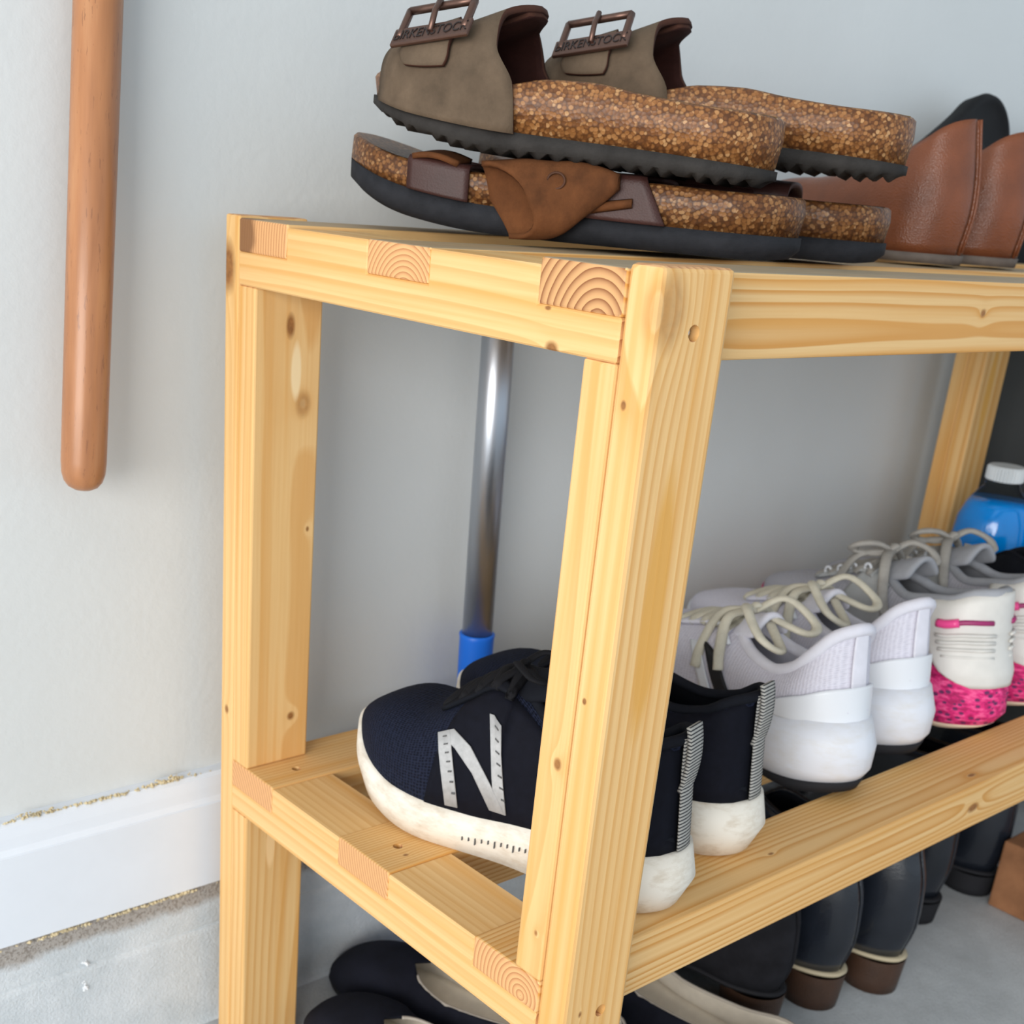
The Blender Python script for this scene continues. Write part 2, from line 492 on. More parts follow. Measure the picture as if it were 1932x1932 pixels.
board('post_block', MP1, 'z', rect(L-1, L, T, T+T2), FLOOR, ZL-HR2)
board('post_block', MP2, 'z', rect(L-1, L, D-T-T2, D-T), FLOOR, ZL-HR2)

# crossrails: notched pieces along y, grain along y (built with local z = y)
def crossrail(x0, zt, hr, hs, mat, sag):
    ya, yb = T+.004, D-T-.004
    edges = [(T, T+WS), (YM, YM+WS), (D-T-WS, D-T)]
    prof = [(ya, zt-hr), (yb, zt-hr), (yb, zt-hs), (D-T-WS, zt-hs), (D-T-WS, zt-sag), (YM+WS, zt-sag), (YM+WS, zt-hs),
            (YM, zt-hs), (YM, zt-sag), (T+WS, zt-sag), (T+WS, zt-hs), (ya, zt-hs)]
    # prism along x but with local z = y: build directly
    n = len(prof)
    v = [(z-zt, 0, y) for y, z in prof]+[(z-zt, 1, y) for y, z in prof]     # local (x->z, y->x, z->y)
    f = [(i, (i+1) % n, n+(i+1) % n, n+i) for i in range(n)]+[tuple(range(n)), tuple(range(2*n-1, n-1, -1))]
    o = recalc(mesh_obj('crossrail', v, f, mat, rack, False))
    bevel(o, .018, 1)
    mtx = Matrix(((0, 1, 0), (0, 0, 1), (1, 0, 0)))
    o.matrix_world = Matrix.Translation(P(x0, 0, zt)-rack.location) @ mtx.to_4x4()
    return o
MR1 = pine('pine_top_rail', pith=(-.075, .01), ring=.0085, seed=8.4, late=.33, amp=.0045,
           knots=((-.040, 0, 1.15*S, .0035, 1.3), (-.022, 0, .85*S+.02, .0012, 2)))
MR2 = pine('pine_low_rail', pith=(-.06, .07), ring=.004, seed=2.9, late=.3, amp=.002)
crossrail(0, 0, HR, HS, MR1, .07)
cr_low = crossrail(0, ZL, HR2, HS2, MR2, .02)
crossrail(L-1, 0, HR, HS, MP1, .02)
crossrail(L-1, ZL, HR2, HS2, MP2, .02)

# slats: full depth between the posts, tongues lapped over the crossrails; grain along x (local z = x, x = y, y = z)
def slat(y0, zt, hr, hs, mat, bev=.025, drop=0):
    prof = [(0.0, zt-hs), (0.0, zt-drop), (L, zt), (L, zt-hs), (L-1, zt-hs), (L-1, zt-hr), (1, zt-hr), (1, zt-hs)]
    n = len(prof)
    v = [(0, z-zt, x) for x, z in prof]+[(WS, z-zt, x) for x, z in prof]
    f = [(i, (i+1) % n, n+(i+1) % n, n+i) for i in range(n)]+[tuple(range(n)), tuple(range(2*n-1, n-1, -1))]
    o = recalc(mesh_obj('slat', v, f, mat, rack, False))
    bevel(o, bev, 2)
    mtx = Matrix(((0, 0, 1), (1, 0, 0), (0, 1, 0)))
    o.matrix_world = Matrix.Translation(P(0, y0, zt)-rack.location) @ mtx.to_4x4()
    return o
slat(T+.003, 0, HR, HS, pine('pine_top_front_slat', grime_shade=.9, pith=(.014, -.026), ring=.0044, seed=1.9, late=1.0, amp=.0025, base=(.80, .53, .24), eg_dark=(.26, .09, .03), eg_base=(.68, .37, .16),
     knots=((0, -.024, 1.12*S, .003, 1.2), (0, -.018, 6.2*S, .0028, 1.3))))
slat(YM, 0, HR, HS, pine('pine_top_mid_slat', grime_shade=.8, pith=(.020, -.030), ring=.0030, seed=6.6, late=.6, amp=.002), drop=.06)
slat(D-T-WS, 0, HR, HS, pine('pine_top_rear_slat', grime_shade=.7, pith=(-.12, -.02), ring=.0028, seed=3.1, late=.5, amp=.001,
     flame=(.052, -.01, 0, .019, 1.0, (.22, .10, .04))), drop=.03)
sl_a = slat(T+.003, ZL, HR2, HS2, pine('pine_low_front_slat', pith=(.013, -.016), ring=.0030, seed=5.1, late=.75, amp=.002,
     knots=((.02, 0, 4.6*S, .0016, 2), (.012, 0, 9.5*S, .002, 3), (0, -.02, 9.3*S, .004, 2))))
sl_b = slat(YM, ZL, HR2, HS2, pine('pine_low_mid_slat', pith=(-.035, .012), ring=.0026, seed=7.2, late=.7, amp=.0015,
     knots=((.012, 0, .45*S, .0016, 1.5),)))
sl_c = slat(D-T-WS, ZL, HR2, HS2, pine('pine_low_rear_slat', pith=(.10, -.05), ring=.0032, seed=9.6, late=.45, amp=.001))

# bored screw holes and the zinc screws sunk in them
bpy.context.view_layer.update()
cut(leg_n, [((.53, T-TN, -.50), (0, 1, 0), .075, .17), ((.60, T-TN, -7.68), (0, 1, 0), .075, .17)])
cut(sl_c, [((.62, D-T-.72, ZL), (0, 0, -1), .065, .2)])
cut(sl_b, [((.50, YM+.47, ZL), (0, 0, -1), .065, .2)])
MZ = plain('zinc', (0.55, 0.56, 0.58), .3, 1)
def screw(p, ax):
    prof = [(0.001, .02), (.02, .015), (.03, .05), (.058, .045), (.06, .02), (.02, -.05), (.0, -.06)]
    v, f = lathe(prof, 12)
    o = recalc(mesh_obj('screw', v, f, MZ, rack))
    o.matrix_world = Matrix.Translation(P(*p)-rack.location) @ Vector(ax).to_track_quat('Z', 'Y').to_matrix().to_4x4()
for p, ax in (((.53, T-TN+.13, -.50), (0, -1, 0)), ((.60, T-TN+.13, -7.68), (0, -1, 0)), ((.62, D-T-.72, ZL-.18), (0, 0, 1)), ((.50, YM+.47, ZL-.18), (0, 0, 1))):
    screw(p, ax)

# ------------------------------------------------------------------ handles by the wall
def handle_wood():
    m = M('worn_varnished_wood'); oc = m.tc.outputs['Object']
    f = m.noise(m.mapping(oc, (70, 70, 7)), 1, 4, .6); g = m.noise(m.mapping(oc, (500, 500, 60)), 1, 3, .7)
    c = m.ramp(f, [(.3, (0.33, 0.135, 0.055)), (.55, (0.44, 0.19, 0.08)), (.75, (0.53, 0.26, 0.12))])
    c = m.mix(m.math('MULTIPLY', m.math('GREATER_THAN', g, .63), .5), c, (.20, .08, .04))
    m.color(c); m.set(Roughness=.33); m.bump(g, .12, .0006)
    return m.m
broom = thing('broom_handle', 'round reddish-brown wooden broom handle hanging end down against the grey wall at far left', 'broom handle', (-1.9, 7.24, -3.35))
Rb = .275
prof = [(.001, 0), (.10, .01), (.18, .05), (.235, .12), (.265, .22), (Rb, .36), (Rb, 11)]
v, f = lathe(prof, 40); f.append(tuple(6*40+k for k in range(40)))
h = recalc(mesh_obj('handle', v, f, handle_wood(), broom))
broom.rotation_euler = (math.radians(-2.2), math.radians(4.8), 0)

pole = thing('mop_pole', 'slim brushed metal mop pole with a blue grip standing behind the shoe rack', 'mop pole', (5.03, 7.2, FLOOR))
MAL = M('brushed_aluminium'); MAL.color((0.52, 0.55, 0.60)); MAL.set(Metallic=1.0, Roughness=.36); MAL.b.inputs['Anisotropic'].default_value = .0
v, f = lathe([(.001, 5.7), (.255, 5.7), (.255, 13.0), (.001, 13.0)], 40)
recalc(mesh_obj('tube', v, f, MAL.m, pole))
MBLUE = plain('blue_plastic', (0.005, 0.15, 0.72), .4)
v, f = lathe([(.001, .0), (.30, .0), (.32, .1), (.30, 3), (.285, 5.2), (.29, 5.88), (.30, 5.95), (.285, 5.97), (.257, 5.97)], 40)
recalc(mesh_obj('grip', v, f, MBLUE, pole))
pole.rotation_euler = (0, math.radians(-1.3), 0)


# ------------------------------------------------------------------ shoe builder
class Shoe:
    """upper surface of a shoe in its own space: y from heel to toe, side -1 / +1, a from feather edge (0) to collar or ridge (1)"""
    def __init__(s, root, L=5.6, wl=None, wr=None, zf=None, top=None, yt=.5, ym=.22, wc=.46, xc=None, toe=.22, heel=.16, lean=None, sx=1.0, pw=.62, inset=.0, bulge=.04, toepow=2.4, opow=2.0):
        s.opow = opow
        s.root, s.L, s.yt, s.ym, s.wcm, s.toe, s.heel, s.sx, s.pw, s.inset, s.bulge, s.toepow = root, L, yt, ym, wc, toe, heel, sx, pw, inset, bulge, toepow
        s.wl = wl or [(0, .62), (.15, .66), (.4, .66), (.55, .80), (.7, .90), (.85, .80), (1, .62)]
        s.wr = wr or [(0, .62), (.15, .66), (.4, .58), (.55, .68), (.7, .84), (.85, .76), (1, .62)]
        s.zf = zf or [(0, .70), (.3, .6), (.6, .45), (.8, .5), (1, .75)]
        s.top = top or [(0, 2.45), (.06, 2.3), (.15, 1.95), (.25, 1.75), (.36, 1.85), (.46, 2.2), (.52, 2.25), (.6, 1.95), (.7, 1.65), (.8, 1.42), (.9, 1.3), (1, 1.25)]
        s.xc = xc or [(0, 0), (.4, 0), (1, .0)]
        s.lean = lean or [(0, 0), (.5, -.06), (1, .1)]
    def rnd(s, yf):
        r = 1.0
        if yf < s.heel: r = math.sqrt(max(0, 1-(1-yf/s.heel)**2))
        if yf > 1-s.toe: r = max(0, 1-((yf-1+s.toe)/s.toe)**s.toepow)**(1/s.toepow)
        return r
    def w(s, yf, side):
        return pc(s.wl if side < 0 else s.wr, yf)*s.rnd(yf)*s.sx
    def wcol(s, yf, side):
        w = s.w(yf, side)
        if yf >= s.yt: return 0
        e = s.wcm if yf < s.ym else s.wcm*max(0, 1-((yf-s.ym)/(s.yt-s.ym))**s.opow)**(1/s.opow)
        return min(w*.86, e)
    def ztop(s, yf):
        z0 = pc(s.zf, yf); z = pc(s.top, yf)
        if yf > 1-s.toe*.8:
            z = z0+.03+(z-z0-.03)*math.sqrt(max(0, 1-((yf-1+s.toe*.8)/(s.toe*.8))**2.2))
        return z
    def p(s, yf, a, side, off=0):
        if off:
            e = .012
            p0 = s.p(yf, a, side)
            y1, y2 = max(0, yf-e), min(1, yf+e); a1, a2 = max(0, a-.03), min(1, a+.03)
            n = (s.p(y2, a, side)-s.p(y1, a, side)).cross(s.p(yf, a2, side)-s.p(yf, a1, side))
            if n.length < 1e-9: n = Vector((side, 0, .3))
            n.normalize()
            if n.x*side < 0 and a < .95: n = -n
            elif a >= .95 and n.z < 0 and s.wcol(yf, side) == 0: n = -n
            return p0+n*off
        w = max(0, s.w(yf, side)-s.inset*s.rnd(yf)); wc = s.wcol(yf, side); zf = pc(s.zf, yf); zt = s.ztop(yf)
        t = a*math.pi/2
        q = math.cos(t)**s.pw if a < 1 else 0
        open_ = min(1, wc/(w+1e-6))
        zz = (math.sin(t)**.85)*(1-open_)+a*open_
        x = wc+(w-wc)*((1-a)*open_+q*(1-open_))+s.bulge*math.sin(math.pi*a)*s.rnd(yf)
        y = yf*s.L
        if yf < .25: y += pc(s.lean, a)*(1-yf/.25)**1.5
        return Vector((pc(s.xc, yf)+side*x, y, zf+(zt-zf)*zz))
    def stations(s, n):
        return [(1-math.cos(math.pi*i/n))/2*.998+.0005 for i in range(n+1)]
    def upper(s, mats, n=44, m=14, th=.06, name='upper', lining=True):
        vs, fs, uv = [], [], []
        st = s.stations(n)
        for side in (-1, 1):
            o = len(vs)
            for yf in st:
                for j in range(m+1):
                    vs.append(s.p(yf, j/m, side)); uv.append((yf, side*(1.02-j/m)))
            for i in range(n):
                for j in range(m):
                    a, b = o+i*(m+1)+j, o+(i+1)*(m+1)+j
                    fs.append((a, b, b+1, a+1) if side > 0 else (a, a+1, b+1, b))
        ob = mesh_obj(name, vs, fs, mats, s.root, True, uv)
        weld(ob, .004*S)
        # orientation: outward
        me = ob.data; me.update()
        cen = Vector((0, .5*s.L*S, .8*S))
        sgn = sum((p.center-cen).dot(p.normal)*p.area for p in me.polygons)
        if sgn < 0: me.flip_normals()
        solid(ob, th, -1, 1 if lining else 0, 0)
        return ob
    def patch(s, name, corners, side, mat, off=.02, th=.03, nu=8, nv=4, parent=None):
        """corners: four (yf, a) going round"""
        c = [Vector(q) for q in corners]
        def fn(u, v):
            q = (c[0]*(1-u)+c[1]*u)*(1-v)+(c[3]*(1-u)+c[2]*u)*v
            return s.p(q.x, q.y, side, off)
        v, f, uv = grid(nu, nv, fn)
        ob = mesh_obj(name, v, f, mat, parent or s.root, True, uv)
        solid(ob, th, 0)
        return ob
    def wrap(s, name, ext, a0, a1, mat, off=.04, th=.05, nu=24, nv=10):
        """band round the heel; ext(a) = reach along the foot at height fraction a, which may run below the feather edge"""
        def fn(u, v):
            a = a0+(a1-a0)*v; k = 2*u-1; yf = .0006+(ext(a)-.0006)*abs(k)**1.3
            q = s.p(yf, max(a, 0), -1 if k < 0 else 1, off+(pc([(-.5, .17), (-.2, .13), (-.05, .13), (.08, .09), (.3, 0)], a) if a0 < 0 else 0))
            if abs(k) < .03: q.x = pc(s.xc, 0)
            if a < 0: q.z += a*.95
            return q
        v, f, uv = grid(nu, nv, fn)
        ob = mesh_obj(name, v, f, mat, s.root, True, uv); solid(ob, th, 0)
        return ob
    def strips(s, name, quads, side, mat, off=.02, th=.03, nu=6, nv=3, parent=None):
        parts = []
        for corners in quads:
            c = [Vector(q) for q in corners]
            def fn(u, v, c=c):
                q = (c[0]*(1-u)+c[1]*u)*(1-v)+(c[3]*(1-u)+c[2]*u)*v
                return s.p(q.x, q.y, side, off)
            v, f, uv = grid(nu, nv, fn); parts.append((v, f))
        v, f = join_vf(parts)
        ob = mesh_obj(name, v, f, mat, parent or s.root, True)
        solid(ob, th, 0)
        return ob
    def loop(s, n=60, extra=0.0):
        st = s.stations(n//2)
        Lp = [(pc(s.xc, y)-s.w(y, -1), y) for y in st]; Rp = [(pc(s.xc, y)+s.w(y, 1), y) for y in st]
        return Lp, Rp
    def sole(s, name, rings, mat, n=48, parent=None, teeth=0, teeth_n=26, mats=None):
        """rings: list of (z table in yf, offset table in yf), bottom to top"""
        st = s.stations(n)
        per = []
        for y in st: per.append((y, 1))
        for y in reversed(st[1:-1]): per.append((y, -1))
        N = len(per)
        vs, fs, uv = [], [], []
        def ring_pt(k, y, side):
            zt, ot = rings[k]
            off = pc(ot, y) if isinstance(ot, list) else ot
            z = pc(zt, y) if isinstance(zt, list) else zt
            if k == 0 and teeth:
                z += teeth*abs(((y*teeth_n) % 1)-.5)*2
            w = s.w(y, side)
            # outward direction on the outline
            e = .004
            y1, y2 = max(0, y-e), min(1, y+e)
            d = Vector((side*(s.w(y2, side)-s.w(y1, side)), (y2-y1)*s.L))
            nrm = Vector((d.y*side, -d.x*side)); 
            nrm = nrm.normalized() if nrm.length > 1e-9 else Vector((0, 1))
            if y < .002: nrm = Vector((0, -1))
            if y > .997: nrm = Vector((0, 1))
            return (pc(s.xc, y)+side*w+nrm.x*off, y*s.L+nrm.y*off, z)
        for k in range(len(rings)):
            for i, (y, side) in enumerate(per):
                vs.append(ring_pt(k, y, side)); uv.append((i/N*8, k/max(1, len(rings)-1)))
        K = len(rings)
        for k in range(K-1):
            for i in range(N):
                i2 = (i+1) % N
                fs.append((k*N+i, k*N+i2, (k+1)*N+i2, (k+1)*N+i))
        # caps by strips between the two sides
        for k in (0, K-1):
            for i in range(n):
                a = k*N+i; b = k*N+i+1
                c_ = k*N+(N-i) % N; d_ = k*N+(N-i-1) % N
                q = [a, b, d_, c_]
                q2 = []
                for x in q:
                    if x not in q2: q2.append(x)
                if len(q2) >= 3: fs.append(tuple(q2))
        ob = recalc(mesh_obj(name, vs, fs, mats or mat, parent or s.root, True, uv))
        return ob
    def insole(s, mat, dz=.12, k=.9, y1=.62, name='insole'):
        def fn(u, v):
            yf = .01+u*(y1-.01); x = (v*2-1)
            w = s.w(yf, -1 if x < 0 else 1)*k
            return (pc(s.xc, yf)+x*w, yf*s.L+.03, pc(s.zf, yf)+dz+.1*x*x)
        v, f, uv = grid(20, 8, fn)
        ob = mesh_obj(name, v, f, mat, s.root, True, uv); solid(ob, .06, 0)
        return ob
    def collar(s, mat, r=.07, name='collar', y1=None, zoff=-.02):
        y1 = y1 or s.yt*.985
        ys = [y1*(1-math.cos(math.pi*i/28))/2+.001 for i in range(29)]
        pts = [s.p(y, 1, -1)+Vector((0.02, 0, zoff)) for y in reversed(ys)] + [s.p(y, 1, 1)+Vector((-.02, 0, zoff)) for y in ys[1:]]
        v, f = tube(pts, r, 8)
        return mesh_obj(name, v, f, mat, s.root)
    def tongue(s, mat, y0=.66, y1=.40, h=.35, w=.36, name='tongue', rise=.05):
        def fn(u, v):
            yf = y0+(y1-y0)*u; x = (v*2-1)
            z = pc(s.top, max(yf, s.yt)) if yf > s.yt else pc(s.top, s.yt)+h*((s.yt-yf)/(s.yt-y1))
            z += rise - .22*x*x*(1+u*.6)
            return (pc(s.xc, yf)+x*w*(1-.1*u), yf*s.L, z)
        v, f, uv = grid(14, 8, fn)
        ob = mesh_obj(name, v, f, mat, s.root, True, uv); solid(ob, .12, 0); subsurf(ob)
        return ob
    def laces(s, mat, rows, a=.62, r=.055, flat=.45, off=.07, name='laces', cross=True, lift=.06):
        parts = []
        for k, yf in enumerate(rows):
            pl = s.p(yf, a, -1, off); pr_ = s.p(yf, a, 1, off)
            y2 = rows[k+1] if (cross and k+1 < len(rows)) else yf
            for (p0, sd) in ((pl, -1), (pr_, 1)):
                if not cross and sd == 1: continue
                p1 = s.p(y2, a, -sd, off)
                mid = Vector(((p0.x+p1.x)/2, (p0.y+p1.y)/2, max(s.p((yf+y2)/2, 1, 1).z, pc(s.top, (yf+y2)/2))+off+lift))
                ds = Vector((sd*.06, 0, -.10))
                parts.append(tube(catmull([p0+ds, p0, mid, p1, p1+Vector((-ds.x, 0, ds.z))], 6), r, 8, flat))
        v, f = join_vf(parts)
        return mesh_obj(name, v, f, mat, s.root)
    def bow(s, mat, curves, r=.06, flat=.5, name='bow'):
        parts = [tube(catmull(c, 7), r, 8, flat) for c in curves]
        v, f = join_vf(parts)
        return mesh_obj(name, v, f, mat, s.root)

#SHOES#
# ------------------------------------------------------------------ shoe materials
def knit(name, col, hi, scale=170, rough=.9, bump=.5, aspect=2.2):
    m = M(name)
    uvm = m.mapping(m.tc.outputs['UV'], (scale, scale/aspect, 1))
    d = m.voronoi(uvm, 1.0, rnd=.25)
    m.color(m.ramp(d, [(.15, col), (.55, hi)])); m.set(Roughness=rough)
    m.bump(d, bump, .0012); m.b.inputs['Specular IOR Level'].default_value = .15
    return m.m
def cork_mat(name, dark=1.0):
    m = M(name); oc = m.tc.outputs['Object']
    q = m.mapping(oc, (1, 1, 1.15))
    c = m.voronoi(q, 430, 'Color'); d = m.voronoi(q, 430, 'Distance')
    sp = m.node('ShaderNodeSeparateColor'); m.link(c, sp.inputs[0])
    k = lambda *t: tuple(x*dark for x in t)
    col = m.ramp(sp.outputs[0], [(.0, k(.13, .042, .012)), (.3, k(.25, .095, .026)), (.6, k(.36, .15, .045)), (.85, k(.50, .24, .085)), (1, k(.66, .38, .17))])
    col = m.mix(m.ramp(d, [(.45, (0, 0, 0)), (.75, (1, 1, 1))]), col, k(.09, .03, .01))
    col = m.mix(m.math('MULTIPLY', m.noise(oc, 25, 3, .6), .4), col, k(.24, .10, .03))
    m.color(col); m.set(Roughness=.42); m.b.inputs['Specular IOR Level'].default_value = .35
    m.bump(d, .35, .0008)
    return m.m
def suede(name, col, var=.25, rough=.85):
    m = M(name); oc = m.tc.outputs['Object']
    f = m.noise(oc, 40, 5, .65); g = m.noise(oc, 700, 2, .6)
    m.color(m.ramp(f, [(.3, tuple(c*(1-var) for c in col)), (.7, tuple(min(1, c*(1+var)) for c in col))]))
    m.set(Roughness=rough); m.b.inputs['Specular IOR Level'].default_value = .2; m.bump(g, .25, .0008)
    return m.m
def leather(name, col, rough=.35, crease=.4):
    m = M(name); oc = m.tc.outputs['Object']
    f = m.noise(oc, 22, 4, .6); g = m.noise(m.mapping(oc, (40, 40, 120)), 1, 4, .6)
    m.color(m.ramp(f, [(.3, tuple(c*.75 for c in col)), (.7, tuple(min(1, c*1.2) for c in col))]))
    m.set(Roughness=rough); m.bump(m.math('ADD', m.math('MULTIPLY', g, .6), m.voronoi(oc, 900)), crease, .0012)
    return m.m
def worn_rubber(name, col, dirt, amount=.5, rough=.6):
    m = M(name); oc = m.tc.outputs['Object']
    f = m.noise(m.mapping(oc, (60, 60, 160)), 1, 5, .7); g = m.noise(oc, 35, 3, .6)
    k = m.ramp(m.math('ADD', m.math('MULTIPLY', f, .6), m.math('MULTIPLY', g, .4)), [(.46, (0, 0, 0)), (.68, (amount,)*3)])
    m.color(m.mix(k, col, dirt)); m.set(Roughness=rough); m.bump(f, .1, .0006)
    return m.m
def striped(name, a, b, scale, axis=2):
    m = M(name); sp = m.node('ShaderNodeSeparateXYZ'); m.link(m.tc.outputs['Object'], sp.inputs[0])
    fr = m.math('FRACT', m.math('MULTIPLY', sp.outputs[axis], scale))
    m.color(m.ramp(fr, [(.0, a), (.5, a), (.58, b), (.92, b), (1, a)])); m.set(Roughness=.8); m.b.inputs['Specular IOR Level'].default_value = .2; m.bump(fr, .3, .0008)
    return m.m

# ------------------------------------------------------------------ navy sneakers
M_NAVY = knit('navy_knit', (0.002, 0.003, 0.008), (0.013, 0.017, 0.036), 100, .85, .8)
M_BLK = plain('black_fabric', (0.007, 0.008, 0.012), .85, var=.2)
M_BLKL = plain('black_laces', (0.010, 0.010, 0.012), .8)
M_SIDE = plain('black_smooth_fabric', (0.0045, 0.005, 0.010), .8, var=.2, vscale=200)
M_SOLE = worn_rubber('cream_rubber', (0.80, 0.75, 0.66), (0.42, 0.30, 0.17), .6)
M_N = plain('silver_reflective', (0.42, 0.42, 0.42), .6, var=.12, vscale=250)
M_NK = plain('dark_print', (0.12, 0.12, 0.12), .7)
M_RIB = striped('ribbed_grey_tape', (0.42, 0.41, 0.38), (0.05, 0.05, 0.055), 460)
def navy_sneaker(loc, rz, label, lateral):
    r = thing('navy_sneaker', label, 'sneaker', loc, rz, 'navy sneakers on the middle shelf')
    big, small = [(0, .60), (.15, .64), (.4, .66), (.55, .78), (.7, .92), (.85, .86), (1, .66)], [(0, .60), (.15, .62), (.4, .56), (.55, .66), (.7, .84), (.85, .80), (1, .66)]
    s = Shoe(r, 4.85, big if lateral < 0 else small, small if lateral < 0 else big,
             zf=[(0, .78), (.3, .66), (.55, .52), (.75, .55), (.9, .75), (1, 1.0)],
             top=[(0, 2.22), (.05, 2.16), (.13, 1.94), (.25, 1.82), (.36, 1.92), (.46, 2.18), (.52, 2.24), (.6, 2.0), (.68, 1.74), (.76, 1.60), (.86, 1.60), (.94, 1.58), (1, 1.52)],
             yt=.50, ym=.22, wc=.44, toe=.24, heel=.15, bulge=.07, pw=.55, lean=[(0, .05), (.45, .12), (.75, .16), (1, .18)])
    s.upper([M_NAVY, M_BLK])
    zt = [(0, .80), (.3, .68), (.55, .56), (.75, .60), (.9, .82), (1, 1.12)]
    zm = [(0, .40), (.3, .32), (.55, .28), (.75, .32), (.9, .55), (1, .85)]
    zb = [(0, .03), (.08, 0), (.55, 0), (.72, .03), (.85, .18), (1, .58)]
    zl = [(0, .0), (.08, -.02), (.55, -.02), (.72, .01), (.85, .16), (1, .56)]
    s.sole('sole', [(zl, -.14), (zb, -.02), (zm, [(0, .14), (.3, .04), (.6, .07), (1, .06)]), (zt, [(0, .05), (.3, .03), (1, .05)]), (zt, -.05)], M_SOLE)
    for sd in (-1, 1):
        s.patch('side_panel', [(.47, .0), (.66, .0), (.60, .80), (.47, .86)], sd, M_SIDE, .012, .02, 10, 8)
        s.patch('side_panel', [(.001, .01), (.47, .0), (.47, .86), (.001, .98)], sd, M_SIDE, .012, .02, 20, 8)
        s.patch('eyestay', [(.67, .76), (.48, .80), (.48, .90), (.66, .86)], sd, M_BLK, .04, .05, 10, 3)
        lg = s.strips('letter_n_logo', [[(.640, .50), (.607, .50), (.562, .03), (.597, .03)], [(.637, .50), (.598, .50), (.430, .06), (.475, .06)], [(.512, .58), (.480, .58), (.428, .06), (.461, .06)]], sd, M_N, .05, .02, 10, 3)
        if sd == lateral:
            pm = s.strips('print_mark', [[(.622-.007*k, .46-.06*k), (.612-.007*k, .46-.06*k), (.612-.007*k, .45-.06*k), (.622-.007*k, .45-.06*k)] for k in range(7)]
                     + [[(.496-.0085*k, .54-.065*k), (.484-.0085*k, .54-.065*k), (.484-.0085*k, .53-.065*k), (.496-.0085*k, .53-.065*k)] for k in range(7)], sd, M_NK, .064, .006, 2, 1, lg); pm['kind'] = 'stuff'
    s.tongue(M_BLK, .66, .36, .30, .36)
    mk = []
    for k in range(12):
        y = .34+.018*k; x = (s.w(y, lateral)+.068)*lateral; h_ = .40-.012*k
        mk.append(box_vf(x-.012, x+.012, y*s.L-.006, y*s.L+.006, h_-(.05 if k % 3 else .09), h_))
    v, f = join_vf(mk); o = mesh_obj('sole_marks', v, f, M_NK, r, False); o['kind'] = 'stuff'
    s.laces(M_BLKL, [.66, .615, .57, .53, .49], .86, .07, .5)
    s.bow(M_BLKL, [[(0, 2.55, 2.36), (-.28, 2.4, 2.52), (-.42, 2.1, 2.45), (-.25, 2.0, 2.38), (0, 2.4, 2.38)], [(0, 2.55, 2.36), (.3, 2.4, 2.52), (.42, 2.1, 2.45), (.25, 2.0, 2.38), (0, 2.4, 2.38)],
                   [(-.12, 2.55, 2.34), (0, 2.48, 2.46), (.12, 2.55, 2.34)]], .06)
    s.insole(M_BLK)
    s.collar(M_BLK, .07)
    # ribbed tape on the back seam and the pull loop above it
    def tape(u, v):
        a = .02+u*.98; p = s.p(.0006, a, 1); return (-.15+v*.30, p.y-.035-.02*math.cos((v-.5)*3), p.z)
    v, f, uv = grid(16, 4, tape); t = mesh_obj('heel_tape', v, f, M_RIB, r); solid(t, .02, 0)
    def lp(u, v):
        a = math.pi*u; return (-.15+v*.30, s.p(.0006, .9, 1).y-.05-.06*math.sin(a)**.8, 1.55+.82*u)
    v, f, uv = grid(14, 4, lp); t = mesh_obj('pull_loop', v, f, M_RIB, r); solid(t, .05, 0)
    return s
SH = ZL+.02
navy_sneaker((2.42, .52, SH), 13, 'navy knit sneaker nearest the front post, silver letter N facing out', -1)
navy_sneaker((4.3, .92, SH), 10, 'navy knit sneaker farther in, partly behind the front post, beside the white sneakers', 1)

